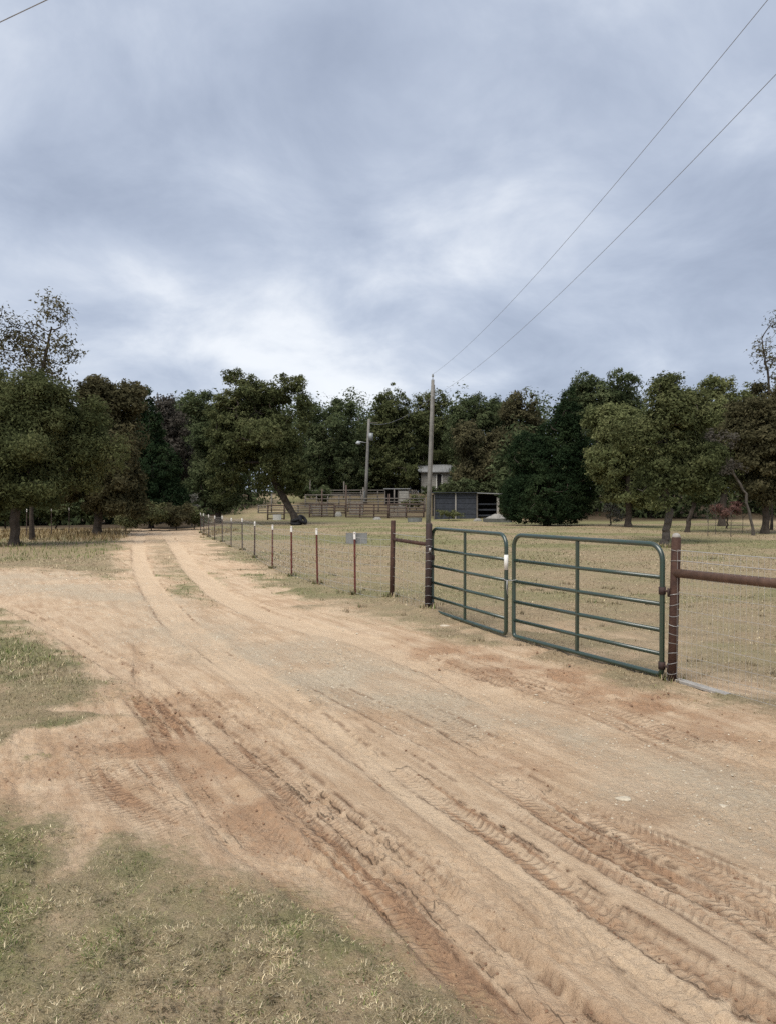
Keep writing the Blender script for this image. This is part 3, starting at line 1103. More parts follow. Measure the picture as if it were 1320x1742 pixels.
# left H-brace: dark gate post, brown post, pipe between
bx, by = POST_L
br = thing('fence_brace', 'dark pipe gate post braced to a slimmer brown post left of the gate', 'fence brace', (bx, by, G(bx, by)))
up_post(MB(), 1.36, .048, .02).build('gate_post', 'pipe_dark', br, True)
qx, qy = POST_B[0] - bx, POST_B[1] - by
mb = MB().tube([(qx, qy, -.15), (qx + .012, qy, .7), (qx + .024, qy, 1.36), (qx + .024, qy, 1.37)], [.04, .04, .04, .034], 14)
mb.build('brace_post', 'pipe_rust', br, True)
MB().tube([(qx + .02, qy, 1.055), (.02, 0, 1.04)], .030, 10).build('brace_rail', 'pipe_rust', br, True)
mb = MB()
for z in (.06, .16, .28, .42, .55, .68, .80, .92, 1.02, 1.12):
    mb.tube([(.02 * z / 1.36 + .050 * math.cos(a), .050 * math.sin(a), z + .006 * math.sin(3 * a)) for a in [2 * math.pi * i / 14 for i in range(14)]], .0024, 4, closed=True)
tag(mb.build('wire_ties', 'wire', br), None, None, kind='stuff')
MB().tube([(.03, -.055, .93), (.03, -.055, .99)], .018, 8).build('latch_pin', 'steel', br, True)

# right: brown corner post with brace rail running out of the picture to its second post
rx, ry = POST_R
gd = (Vector((*gr_b, 0)) - Vector((*gl_a, 0))).normalized()
rp = thing('corner_brace', 'brown pipe corner post with horizontal brace pipe right of the gate', 'fence brace', (rx, ry, G(rx, ry)))
up_post(MB(), 1.37, .043, .035).build('corner_post', 'pipe_rust', rp, True)
MB().lathe([(.036, 0), (.040, .012), (.030, .034), (.012, .044)], 14, (.035, 0, 1.365)).build('post_cap', 'cap', rp, True)
far = gd * 2.45
MB().tube([(.028, -.01, 1.035), (.028 + far.x * .5, far.y * .5, 1.045), (far.x, far.y, 1.065)], .041, 14).build('brace_rail', 'pipe_rail', rp, True)
MB().tube([(far.x, far.y, -.15), (far.x, far.y, 1.36), (far.x, far.y, 1.37)], [.045, .045, .036], 14).build('brace_post', 'pipe_rust', rp, True)
mb = MB()
for k, z in enumerate((.03, .10, .19, .28, .37, .46, .55, .64, .74, .83, 1.14, 1.24)):
    lx = .035 * z / 1.37
    mb.tube([(lx + .0455 * math.cos(a), .0455 * math.sin(a), z + .012 * math.sin(a + k)) for a in [2 * math.pi * i / 14 for i in range(14)]], .0026, 4, closed=True)
tag(mb.build('wire_ties', 'wire', rp), None, None, kind='stuff')
# board on the ground beside it
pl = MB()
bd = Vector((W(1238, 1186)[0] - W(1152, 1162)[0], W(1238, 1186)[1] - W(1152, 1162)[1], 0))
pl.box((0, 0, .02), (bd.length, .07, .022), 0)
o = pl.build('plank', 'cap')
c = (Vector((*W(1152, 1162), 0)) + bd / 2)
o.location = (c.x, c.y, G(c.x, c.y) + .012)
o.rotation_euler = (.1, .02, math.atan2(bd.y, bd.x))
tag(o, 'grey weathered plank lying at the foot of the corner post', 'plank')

# ------------------------------------------------------------------ T posts along the fence
TP = [(605, 1015), (541, 997), (497, 982), (464, 965), (434, 950), (413, 938), (394, 930), (379, 921.5), (366, 916), (356, 912), (348, 909), (342.5, 906)]
FENCE = [POST_B] + [W(*p) for p in TP]


def make_tpost(label, h, m):
    t = thing('t_post', label, 'fence post', group='steel posts with white tips along the wire fence')
    mb = MB()
    mb.box((0, -.012, h / 2 - .1), (.036, .006, h + .2))
    mb.box((0, .008, h / 2 - .1), (.008, .034, h + .2))
    for k in range(int(h / .11)):
        mb.box((0, -.018, .12 + k * .11), (.014, .008, .02))
    mb.build('stem', m, t)
    mb = MB()
    mb.box((0, -.012, h - .062), (.040, .010, .130))
    mb.box((0, .009, h - .062), (.012, .040, .130))
    mb.build('white_tip', 'white', t)
    return t


ordn = ['nearest', 'second', 'third', 'fourth', 'fifth', 'sixth', 'seventh', 'eighth', 'ninth', 'tenth', 'eleventh', 'last']
tp0 = None
for i, p in enumerate(FENCE[1:]):
    lab = ('red-brown steel fence post with white tip, nearest to the gate' if i == 0 else
           'farthest steel fence post with white tip, at the bend of the track' if i == 11 else
           '%s steel fence post with white tip counted away from the gate' % ordn[i])
    z = G(*p)
    if i == 0:
        tp0 = make_tpost(lab, 1.13, 'tpost')
        tp0.location = (p[0], p[1], z)
        o = tp0
    elif i == 4:
        tp1 = make_tpost(lab, 1.09, 'tpost_grey')
        tp1.location = (p[0], p[1], z)
        o = tp1
    else:
        o = copy_thing(tp0 if i < 4 else tp1, lab, (p[0], p[1], z))
    o.rotation_euler = (random.uniform(-.02, .02), random.uniform(-.018, .018), -.4)
for k, (px, Y) in enumerate(((46, 37), (88, 38), (118, 39))):
    q = P(px, 868, Y)
    o = copy_thing(tp1, '%s white-tipped post in the tall grass under the left trees' % ('left', 'middle', 'right')[k], (q.x, q.y, G(q.x, q.y) + .25))
    o['group'] = 'white-tipped posts under the left trees'


def foot_weeds():
    g = np.random.default_rng(44)
    V, T = [], []
    spots = [(POST_L, .13), (POST_B, .13), (POST_R, .12)] + [(p, .10) for p in FENCE[1:]] + [(W(22, 929), .5), (W(1130, 930), .4), ((W(507, 891)), .6)]
    for (sx, sy), rad in spots:
        r = math.hypot(sx, sy)
        for k in range(int(70 if rad < .2 else 160)):
            a, q = g.uniform(0, 6.28), rad * g.uniform(.35, 1.0) ** .6
            x, y = sx + q * math.cos(a), sy + q * math.sin(a)
            z = float(look(np.array([x]), np.array([y]))[1][0]) - .01
            h = g.uniform(.03, .11) * (1 if rad < .2 else 1.8)
            w = max(.004, .0009 * r)
            b, ln = g.uniform(0, 6.28), g.uniform(.1, .7) * h
            V += [(x - w * math.sin(b), y + w * math.cos(b), z), (x + w * math.sin(b), y - w * math.cos(b), z), (x + ln * math.cos(b), y + ln * math.sin(b), z + h)]
            T += [(STRAW if g.uniform() < .55 else LEAFY)[g.integers(0, 4)] * .75] * 3
    me = raw_mesh('foot_weeds', np.array(V), np.arange(len(V)), np.full(len(V) // 3, 3))
    at = me.color_attributes.new('tint', 'FLOAT_COLOR', 'POINT')
    at.data.foreach_set('color', np.concatenate([np.array(T), np.ones((len(T), 1))], 1).astype(np.float32).ravel())
    tag(link('foot_weeds', me, 'blades'), 'weeds growing round the feet of posts and trunks', 'weeds', kind='stuff')


foot_weeds()


# ------------------------------------------------------------------ wire netting
def wire_fence(name, label, line, heights, step, rad, sag=.012):
    t = thing(name, label, 'wire fence', (line[0][0], line[0][1], 0))
    ox, oy = line[0]
    P3 = [(x - ox, y - oy, G(x, y)) for x, y in line]
    for h in heights:
        pts = []
        for a, b in zip(P3[:-1], P3[1:]):
            for k in range(4):
                f = k / 4
                pts.append((a[0] + (b[0] - a[0]) * f, a[1] + (b[1] - a[1]) * f, a[2] + (b[2] - a[2]) * f + h - sag * 4 * f * (1 - f)))
        pts.append((P3[-1][0], P3[-1][1], P3[-1][2] + h))
        MB().tube(pts, rad * (2.2 if h > 1.1 else 1.0), 4, caps=False).build('line_wire', 'wire', t)
    mb = MB()
    acc = 0
    for a, b in zip(P3[:-1], P3[1:]):
        ln = math.hypot(b[0] - a[0], b[1] - a[1])
        k = 0
        while k * step < ln:
            f = k * step / ln
            x, y, z = (a[i] + (b[i] - a[i]) * f for i in range(3))
            mb.tube([(x, y, z + heights[0]), (x, y, z + heights[-1])], rad * .8, 3, caps=False)
            k += 1
    tag(mb.build('stay_wires', 'wire', t), None, None, kind='stuff')
    return t


wire_fence('wire_fence', 'thin woven wire strung along the steel posts beside the track', FENCE, (.05, .17, .30, .44, .59, .75, .92, 1.04), .30, .0030)
wire_fence('wire_fence', 'woven wire with two pale top strands right of the corner post',
           [(rx + .03, ry - .045), (rx + far.x, ry + far.y - .045)], (.06, .16, .28, .41, .55, .70, .86, 1.0, 1.155, 1.25), .06, .0016, .006)
q = W(667, 1024)
wire_fence('wire_fence', 'short run of woven wire between the braced gate post and brown post', [POST_L, POST_B], (.05, .17, .30, .44, .59, .75, .92, 1.15), .15, .0018)


# ------------------------------------------------------------------ utility poles and cables
def pole(label, px_top, y_top, px_bot, Y, r, m='pole'):
    top, bot = P(px_top, y_top, Y), P(px_bot, 880, Y)
    z0 = G(bot.x, Y)
    t = thing('utility_pole', label, 'utility pole', (bot.x, Y, z0))
    h = top.z - z0
    lx = (top.x - bot.x) * h / (top.z - bot.z)
    mb = MB().tube([(0, 0, -.3), (lx * .33, .01, h * .33), (lx * .66, 0, h * .66), (lx, 0, h)], [r, r * .9, r * .8, r * .68], 12)
    mb.build('shaft', m, t, True)
    return t, lx, h


NEAR_POLE, lx, h = pole('tall bare grey utility pole standing behind the green gate', 735, 646, 727, 45, .135)
mb = MB().lathe([(.02, 0), (.02, .16), (.055, .17), (.065, .23), (.05, .27), (.055, .30), (.03, .34)], 10, (lx, 0, h))
mb.build('insulator', 'transformer', NEAR_POLE, True)
MB().tube([(lx, -.14, h - 1.0), (lx, -.26, h - 1.0)], .035, 8).build('side_insulator', 'transformer', NEAR_POLE, True)
MB().tube([(.150, -.05, .2), (lx * .5 + .132, -.05, h * .5), (lx + .10, -.05, h - .3)], .018, 6).build('ground_wire', 'grey_wood', NEAR_POLE)
ntop = Vector((NEAR_POLE.location.x + lx, 45, NEAR_POLE.location.z + h + .32))
nneu = Vector((NEAR_POLE.location.x + lx, 44.76, NEAR_POLE.location.z + h - 1.0))

FAR_POLE, flx, fh = pole('shorter pale utility pole with transformer and lamp behind the pens', 629, 713, 622, 82, .19)
mb = MB().tube([(flx * .75 + .30, -.25, fh - 2.3), (flx * .75 + .30, -.25, fh - 1.5)], .24, 14)
mb.build('transformer', 'transformer', FAR_POLE, True)
MB().tube([(flx * .7, 0, fh - 2.55), (flx * .7 - .55, -.2, fh - 2.45), (flx * .7 - .95, -.3, fh - 2.40)], .04, 8).build('lamp_arm', 'steel', FAR_POLE, True)
MB().lathe([(.05, .12), (.12, .08), (.27, -.10), (.24, -.22), (.08, -.30)], 12, (flx * .7 - 1.02, -.32, fh - 2.45)).build('lamp_head', 'lamp', FAR_POLE, True)
MB().tube([(flx, -.1, fh - .35), (flx + .95, -.15, fh - .42)], .035, 6).build('bracket', 'grey_wood', FAR_POLE)
MB().tube([(-.16, -.16, .2), (-.14, -.16, 1.3)], .09, 8).build('meter_box', 'transformer', FAR_POLE)
ftop = Vector((FAR_POLE.location.x + flx, 82, FAR_POLE.location.z + fh))

SIDE = Vector((6.15, 5.0, 0))
sp_ = thing('utility_pole', 'weathered utility pole beside the road, right of the viewer', 'utility pole', (SIDE.x, SIDE.y, G(SIDE.x, SIDE.y)))
MB().tube([(0, 0, -.3), (0, 0, 4.5), (0, 0, 9.3)], [.16, .14, .115], 12).build('shaft', 'pole', sp_, True)
MB().lathe([(.02, 0), (.02, .12), (.06, .14), (.06, .24), (.03, .30)], 10, (0, 0, 9.3)).build('insulator', 'transformer', sp_, True)


def cable(label, a, b, sag, r):
    pts = []
    for i in range(33):
        f = i / 32
        p = a.lerp(b, f)
        p.z -= sag * 4 * f * (1 - f)
        pts.append(p)
    o = MB().tube(pts, r, 5).build('overhead_cable', 'cable', None, True)
    return tag(o, label, 'cable', 'overhead cables')


cable('upper of the two overhead cables sweeping down to the tall pole', ntop, SIDE + Vector((0, 0, 9.55)), .75, .0055)
cable('lower of the two overhead cables sweeping down to the tall pole', nneu, SIDE + Vector((0, .15, 8.35)), .75, .0055)
cable('faint cable between the tall pole and the transformer pole', nneu, ftop - Vector((0, 0, .4)), .7, .014)
w1, w2 = P(0, 38, 11.5), P(80, 0, 11.0)
kx = (SIDE.x - w2.x) / (w2.x - w1.x)
w0 = w2 + (w2 - w1) * kx
cable('short dark cable crossing the upper left corner of the sky', w0, w1 + (w1 - w2) * 14, .0, .008)
MB().tube([(0, 0, w0.z - sp_.location.z), (w0.x - SIDE.x, w0.y - SIDE.y, w0.z - sp_.location.z)], .04, 6).build('bracket', 'grey_wood', sp_)


# ------------------------------------------------------------------ trees
def leaf_mesh(name, C, size, g, outward=None, droop=0.0, shape=(.62, 1.0)):
    """leaf-sized faces that turn towards the open side of their clump"""
    m = len(C)
    nrm = g.normal(size=(m, 3)) * .55
    if outward is not None:
        nrm = nrm + outward
    nrm[:, 2] += .35
    nrm /= np.linalg.norm(nrm, axis=1)[:, None] + 1e-9
    d = np.cross(nrm, g.normal(size=(m, 3)))
    d[:, 2] -= droop
    d /= np.linalg.norm(d, axis=1)[:, None] + 1e-9
    s = np.cross(d, nrm)
    s /= np.linalg.norm(s, axis=1)[:, None] + 1e-9
    L_ = size * g.uniform(.55, 1.35, m)
    a = d * (L_ * shape[1])[:, None]
    b = s * (L_ * shape[0])[:, None]
    return np.stack([C - a * .5 - b * .42, C - a * .35 + b * .55, C + a * .6], 1).reshape(-1, 3)


def ball(m, g, k=.45):
    d = g.normal(size=(m, 3))
    d /= np.linalg.norm(d, axis=1)[:, None]
    return d * (g.uniform(0, 1, m) ** k)[:, None]


def quad_mesh(name, V):
    return raw_mesh(name, V, np.arange(len(V)), np.full(len(V) // 3, 3))


def crown_points(blobs, n_clump, g, shell=.45, ragged=.35, lumpy=True):
    """clump centres: each crown mass breaks up into smaller uneven bosses"""
    sub = []
    for c, r, w in blobs:
        c, r = np.array(c), np.array(r)
        if not lumpy:
            sub.append((c, r, w))
            continue
        sub.append((c, r * .66, w * .50))
        k = 12
        for q in range(k):
            d = g.normal(size=3)
            d /= np.linalg.norm(d)
            f = g.uniform(.50, .86) + ragged * .45 * g.uniform(-.6, 1.0)
            sub.append((c + d * r * f, r * g.uniform(.16, .44), w * .45 / k * 1.7))
    w = np.array([b[2] for b in sub], float)
    idx = g.choice(len(sub), n_clump, p=w / w.sum())
    d = g.normal(size=(n_clump, 3))
    d /= np.linalg.norm(d, axis=1)[:, None]
    rad = shell + (1 - shell) * g.uniform(0, 1, n_clump) ** .6
    c = np.array([b[0] for b in sub])[idx]
    r = np.array([b[1] for b in sub])[idx]
    return c + d * r * rad[:, None]


def skeleton(trunk, tips, g):
    """limbs that reach every clump: nodes, parents, tip counts"""
    nodes = [np.array(p, float) for p in trunk]
    par = [-1] + list(range(len(trunk) - 1))
    lead = int(len(trunk) * .45)
    order = np.argsort(np.linalg.norm(tips - nodes[-1], axis=1))
    arr = np.array(nodes)
    usable = np.arange(len(trunk)) >= lead
    tipids = []
    for k in order:
        p = tips[k]
        dv = p - arr
        dist = np.linalg.norm(dv, axis=1)
        cost = dist + .9 * np.maximum(arr[:, 2] - p[2] + .1 * dist, 0) + np.where(usable, 0, 1e6)
        j = int(np.argmin(cost))
        a = arr[j]
        ln = dist[j]
        steps = max(2, min(5, int(ln / .6) + 1))
        prev = j
        new = []
        side = g.normal(size=3) * ln * .10
        for s in range(1, steps + 1):
            f = s / steps
            q = a + (p - a) * f + side * math.sin(math.pi * f) + np.array([0, 0, -.10 * ln * math.sin(math.pi * f)])
            new.append(q)
            par.append(prev)
            prev = len(arr) + len(new) - 1
        arr = np.vstack([arr, new])
        usable = np.concatenate([usable, np.ones(len(new), bool)])
        tipids.append(prev)
    cnt = np.zeros(len(arr))
    cnt[tipids] = 1
    for i in range(len(arr) - 1, 0, -1):
        cnt[par[i]] += cnt[i]
    return arr, par, np.maximum(cnt, 1), tipids


def limb_mesh(name, arr, par, cnt, r0, ntrunk, rmin, flare=1.7):
    tot = cnt[0]
    rad = np.maximum(rmin, r0 * (cnt / tot) ** .48)
    V, Fc = [], []
    o = 0
    kids = {}
    for i in range(len(arr)):
        ntr = i < ntrunk
        if ntr:
            kids.setdefault('t', []).append(i)
    # trunk as one swept, slightly fluted column
    tp = arr[:ntrunk]
    n = 12
    H = tp[-1][2] - tp[0][2]
    for k in range(ntrunk):
        f = (tp[k][2] - tp[0][2]) / max(H, .1)
        rk = max(rad[k], r0 * (1 - .8 * f) * .75) * (1 + (flare - 1) * max(0, 1 - f * 9) ** 1.5)
        for j in range(n):
            a = 2 * math.pi * j / n
            q = rk * (1 + .10 * math.sin(3 * a + k * .4) + .06 * math.sin(5 * a))
            V.append((tp[k][0] + q * math.cos(a), tp[k][1] + q * math.sin(a), tp[k][2]))
    for k in range(ntrunk - 1):
        for j in range(n):
            Fc.append((k * n + j, k * n + (j + 1) % n, (k + 1) * n + (j + 1) % n, (k + 1) * n + j))
    o = len(V)
    for i in range(ntrunk, len(arr)):
        a, b = arr[par[i]], arr[i]
        d = b - a
        ln = np.linalg.norm(d)
        if ln < 1e-4:
            continue
        d = d / ln
        u = np.cross(d, [.3, .2, 1.0])
        u /= np.linalg.norm(u) + 1e-9
        w = np.cross(d, u)
        ra, rb = (min(rad[par[i]], rad[i] * 1.35), rad[i])
        s = 5 if rad[i] > .03 else 3
        for (c_, r_) in ((a, ra), (b, rb)):
            for j in range(s):
                q = 2 * math.pi * j / s
                V.append(tuple(c_ + (u * math.cos(q) + w * math.sin(q)) * r_))
        for j in range(s):
            Fc.append((o + j, o + (j + 1) % s, o + s + (j + 1) % s, o + s + j))
        o += 2 * s
    me = bpy.data.meshes.new(name)
    me.from_pydata(V, [], Fc)
    me.update()
    return me


def tree(name, label, base_px, Y, blobs_px, leaf, mat_leaf='oak', bark='bark', r0=.2, dens=1.0, clump=None, lean_px=None, group='trees round the pasture',
         cat='tree', ragged=.35, shell=.4, depth=.9, z_base=None, trunk_top=None, seed=0, spread=(1, 1, .7), droop=.0, extra=None, rmin=.012, cards=None, ppc=40):
    """blobs_px: crown masses as seen in the photo (x, y, half width, half height, depth shift in metres)"""
    g = np.random.default_rng(1000 + seed)
    b0 = P(base_px, 880, Y)
    z0 = G(b0.x, Y) if z_base is None else z_base
    root = thing(name, label, cat, (b0.x, Y, z0), 0, group)
    blobs, area = [], 0
    for b in blobs_px:
        c = P(b[0], b[1], Y)
        dy = b[4] if len(b) > 4 else 0
        rx, rz = b[2] * Y / F, b[3] * Y / F
        blobs.append(((c.x - b0.x, dy, c.z - z0), (rx, max(rx, rz) * depth, rz), b[2] * b[3]))
        area += math.pi * b[2] * b[3]
    nleaf = int(area * 1.12 * dens * (min(1, (.30 / leaf)) ** .5))
    n_clump = max(12, int(nleaf / ppc))
    tips = crown_points(blobs, n_clump, g, shell, ragged, mat_leaf != 'cedar')
    cz = sum(b[0][2] * b[2] for b in blobs) / sum(b[2] for b in blobs)
    cx = sum(b[0][0] * b[2] for b in blobs) / sum(b[2] for b in blobs)
    if lean_px:
        way = [(P(q[0], q[1], Y).x - b0.x, 0, P(q[0], q[1], Y).z - z0) for q in lean_px]
    else:
        way = [(cx * .25, 0, cz * .45), (cx * .7, 0, cz * 1.05)]
    way = np.array([(0, 0, 0)] + way, float)
    # finer trunk line
    tr = []
    for a, b in zip(way[:-1], way[1:]):
        for k in range(5):
            f = k / 5
            tr.append(a + (b - a) * f + g.normal(size=3) * (0 if not tr else .03))
    tr.append(way[-1])
    tr[0] = np.array((0, 0, -.2))
    arr, par, cnt, tipids = skeleton(tr, tips[: min(len(tips), 240 if Y < 60 else 90)], g)
    link('trunk', limb_mesh('trunk', arr, par, cnt, r0, len(tr), rmin), bark, root)
    cr_ = (clump or max(.32, leaf * 1.9)) * 1.12
    off = ball(len(tips) * ppc, g) * np.array(spread)
    scl = np.repeat(g.uniform(.5, 1.35, len(tips)), ppc)[:, None]
    C = np.repeat(tips, ppc, axis=0) + off * cr_ * scl
    mid = np.array([cx, 0, cz])
    o1 = C - mid
    o1 /= np.linalg.norm(o1, axis=1)[:, None] + 1e-6
    out_ = off * .9 + o1 * .55
    k = C[:, 2] > .15
    V = leaf_mesh(name, C[k], leaf * .92, g, out_[k], droop=droop, shape=cards or (.62, 1.0))
    link('crown', quad_mesh('crown', V), mat_leaf, root)
    return root


# left
tree('oak_tree', 'broad dark oak with stout trunk at the left edge of the meadow', 22, 29,
     [(40, 745, 105, 90), (-40, 720, 90, 110), (120, 760, 75, 85, 1), (30, 830, 100, 45), (70, 690, 70, 55), (-60, 820, 80, 60)], .115, 'oak', r0=.17, seed=1,
     lean_px=[(28, 860), (36, 760)], dens=1.3, clump=.34)
tree('bare_topped_tree', 'tall thin-leaved tree whose sparse top stands against the sky at left', 55, 34,
     [(95, 530, 38, 34), (25, 560, 45, 45), (110, 590, 45, 30), (60, 600, 70, 60), (-20, 580, 50, 60), (75, 650, 60, 60)], .16, 'oak_brown', r0=.085, seed=2, dens=.075, clump=.46, ppc=6,
     lean_px=[(58, 720), (75, 620), (88, 560)], shell=.15, rmin=.013)
tree('browning_oak', 'browning oak beside the dark cedar, left of the track', 165, 38,
     [(170, 730, 70, 80), (205, 800, 50, 70), (130, 800, 60, 70), (165, 670, 48, 40), (190, 850, 55, 38), (222, 680, 34, 36)], .18, 'oak_brown', r0=.2, seed=3, dens=1.1)
tree('cedar_tree', 'slim dark cedar with pointed top left of the track', 258, 48,
     [(247, 690, 12, 35), (250, 740, 28, 50), (262, 800, 45, 60), (270, 850, 52, 38)], .15, 'cedar', r0=.14, seed=4, dens=1.8, ragged=.3, shell=.5, clump=.30, droop=.3)
tree('grey_tree', 'grey half-bare tree between the cedar and the leaning oak', 296, 62,
     [(296, 720, 34, 45), (300, 780, 34, 50), (280, 690, 24, 26)], .24, 'grey_leaf', r0=.15, seed=5, dens=.8)
tree('oak_tree', 'dark oak left of the leaning oak, reaching down to the fence', 372, 60,
     [(362, 735, 46, 62), (350, 800, 34, 55), (385, 830, 30, 45), (345, 690, 30, 30), (372, 850, 34, 26)], .22, 'oak_dark', r0=.22, seed=6, dens=1.2)
tree('leaning_oak', 'large oak with leaning trunk in the middle of the fence line', 507, 56,
     [(440, 740, 92, 80), (440, 670, 62, 38), (480, 775, 52, 68), (400, 720, 55, 65), (505, 805, 28, 45), (380, 790, 45, 60), (495, 655, 28, 24), (395, 640, 18, 18), (520, 700, 14, 50)],
     .20, 'oak', r0=.28, seed=7, dens=1.1, lean_px=[(492, 862), (474, 830), (455, 790), (446, 720)], ragged=.45)
# back row behind the pens
BACK = [
    ('rounded oak crown directly left of the transformer pole, behind the pens', 560, 92, [(565, 735, 58, 72), (540, 790, 45, 60), (590, 800, 40, 55)], 'oak_dark', 10),
    ('dark oak behind the transformer pole with thin pale twigs on top', 655, 96, [(660, 730, 48, 66), (640, 790, 45, 60), (690, 720, 45, 55), (690, 800, 45, 55)], 'oak', 11),
    ('oak behind the upper half of the tall bare pole', 735, 99, [(735, 725, 45, 60), (745, 780, 40, 40)], 'oak', 12),
    ('dark rounded oak crown just right of the tall bare pole', 800, 92, [(800, 705, 46, 48), (845, 715, 45, 48), (790, 760, 35, 50)], 'oak_dark', 13),
    ('browning oak overhanging the small pale house', 815, 80, [(815, 770, 50, 55), (800, 810, 45, 30), (845, 790, 40, 60)], 'oak_brown', 14),
    ('olive oak in the back row just left of the big cedar', 885, 84, [(885, 720, 42, 55), (865, 775, 35, 50)], 'oak_brown', 15),
    ('high domed oak rising behind the big cedar', 1015, 78, [(1020, 675, 62, 45), (980, 700, 50, 45), (1050, 710, 45, 60)], 'oak_dark', 16),
    ('oak behind the left bushes, seen over the track', 318, 82, [(318, 730, 36, 55), (270, 730, 42, 60), (300, 800, 60, 60)], 'oak_dark', 17),
]
for lab, x, Y, bl, ml, sd_ in BACK:
    tree('oak_tree', lab, x, Y, bl, .30, ml, r0=.26, seed=sd_, dens=1.25, group='oaks of the back row')
# right
tree('cedar_tree', 'big dense conical cedar standing on the pasture', 930, 54,
     [(966, 684, 12, 26), (962, 715, 26, 32), (950, 752, 44, 40), (938, 795, 62, 46), (930, 840, 76, 46), (930, 868, 78, 26), (895, 775, 34, 40), (992, 800, 24, 60), (875, 850, 26, 40)],
     .13, 'cedar', r0=.22, seed=20, dens=2.2, ragged=.28, shell=.62, clump=.30, droop=.3)
tree('yellowing_oak', 'yellow-green oak with straight trunk right of the big cedar', 1069, 50,
     [(1055, 750, 62, 70), (1020, 790, 30, 50), (1090, 780, 55, 70), (1070, 840, 45, 25), (1035, 715, 42, 40)], .20, 'oak_yellow', r0=.19, seed=21, dens=1.1, lean_px=[(1069, 850), (1066, 760)])
tree('forked_oak', 'oak with forked crooked trunk just behind the corner post', 1130, 31,
     [(1135, 735, 75, 75), (1165, 690, 55, 45), (1120, 800, 62, 55), (1185, 790, 60, 65), (1125, 670, 35, 34)], .125, 'oak', 'bark_pale', r0=.15, seed=22, dens=1.1,
     lean_px=[(1133, 900), (1138, 870), (1128, 820), (1132, 750)])
tree('small_oak', 'small leaning oak behind the wire fence, right of the corner post', 1168, 42,
     [(1195, 830, 34, 36), (1215, 790, 40, 40), (1170, 800, 30, 40)], .18, 'oak_dark', r0=.12, seed=23, dens=1.1, lean_px=[(1174, 875), (1185, 840)])
tree('browning_oak', 'browning oak at the right edge with sparse twigs above it', 1300, 40,
     [(1300, 720, 60, 70), (1340, 760, 80, 90), (1265, 740, 50, 60), (1310, 820, 60, 50), (1335, 680, 45, 34)], .17, 'oak_brown', r0=.17, seed=24, dens=1.1)
tree('bare_topped_tree', 'thin twiggy tree top against the sky at the right edge', 1312, 44,
     [(1300, 590, 26, 42), (1318, 630, 40, 40), (1345, 570, 45, 60)], .17, 'oak_brown', r0=.06, seed=25, dens=.05, clump=.36, ppc=5, lean_px=[(1310, 760), (1306, 640), (1296, 585)], shell=.1, rmin=.011)
tree('yellowing_oak', 'olive-yellow oak with open top between the forked oak and right edge', 1228, 52,
     [(1220, 725, 52, 65), (1255, 760, 50, 60), (1215, 660, 40, 24), (1240, 800, 48, 50), (1262, 690, 30, 40)], .20, 'oak_yellow', r0=.2, seed=26, dens=1.0, ragged=.5)
tree('leaning_dead_tree', 'grey leaning half-dead tree with bare limbs under the right oaks', 1282, 38,
     [(1215, 750, 30, 26), (1240, 790, 30, 24)], .14, 'grey_leaf', 'bark_pale', r0=.065, seed=27, dens=.30, clump=.3, lean_px=[(1268, 840), (1245, 800), (1222, 760), (1200, 735)], shell=.1)
tree('red_shrub', 'small red-leaved tree by the dark wood at the right', 1236, 48,
     [(1232, 868, 22, 13), (1250, 862, 14, 12), (1218, 865, 10, 10)], .12, 'red_leaf', r0=.05, seed=28, dens=1.3, clump=.22, cat='shrub', group='shrubs')
tree('brushy_shrub', 'dark brush growing against the right end of the small pale house', 775, 86,
     [(782, 815, 22, 24), (770, 835, 26, 14), (800, 830, 24, 18)], .26, 'oak_dark', r0=.06, seed=31, dens=1.6, cat='shrub', group='shrubs')
tree('brushy_shrub', 'grey-green weeds between the animal shelter and the tall pole', 708, 76,
     [(706, 850, 16, 9), (694, 856, 14, 8)], .2, 'shrub', r0=.04, seed=32, dens=1.4, clump=.3, cat='shrub', group='shrubs', shell=.1)
tree('brushy_shrub', 'dark scrub behind the left pen panel', 545, 80,
     [(545, 838, 26, 14), (520, 832, 18, 18)], .24, 'oak_dark', r0=.05, seed=33, dens=1.4, clump=.35, cat='shrub', group='shrubs', shell=.1)
tree('brushy_shrub', 'low brush hiding the foot of the small pale house', 738, 89,
     [(735, 834, 22, 9), (755, 832, 16, 10)], .24, 'oak_dark', r0=.05, seed=36, dens=1.5, clump=.3, cat='shrub', group='shrubs', shell=.1)
tree('brushy_shrub', 'grey-green weeds along the left foot of the metal shed', 762, 66,
     [(760, 874, 24, 7), (780, 877, 16, 5)], .16, 'shrub', r0=.03, seed=34, dens=1.2, clump=.22, cat='shrub', group='shrubs', shell=.1)
tree('brushy_shrub', 'dark brush behind the roof of the metal shed', 800, 74,
     [(790, 826, 28, 14), (830, 828, 24, 14)], .24, 'oak_dark', r0=.06, seed=35, dens=1.4, clump=.35, cat='shrub', group='shrubs')
tree('pale_shrub', 'sparse pale grey shrub at the right foot of the big cedar', 1038, 52,
     [(1036, 868, 18, 22), (1048, 880, 10, 14)], .12, 'pale_leaf', r0=.05, seed=29, dens=.55, clump=.28, cat='shrub', group='shrubs')
tree('pale_shrub', 'pale-leaved shrub behind the far end of the wire fence', 326, 52,
     [(322, 846, 14, 10), (330, 862, 12, 8), (312, 855, 8, 10)], .14, 'pale_leaf', r0=.05, seed=30, dens=.6, clump=.25, cat='shrub', group='shrubs')
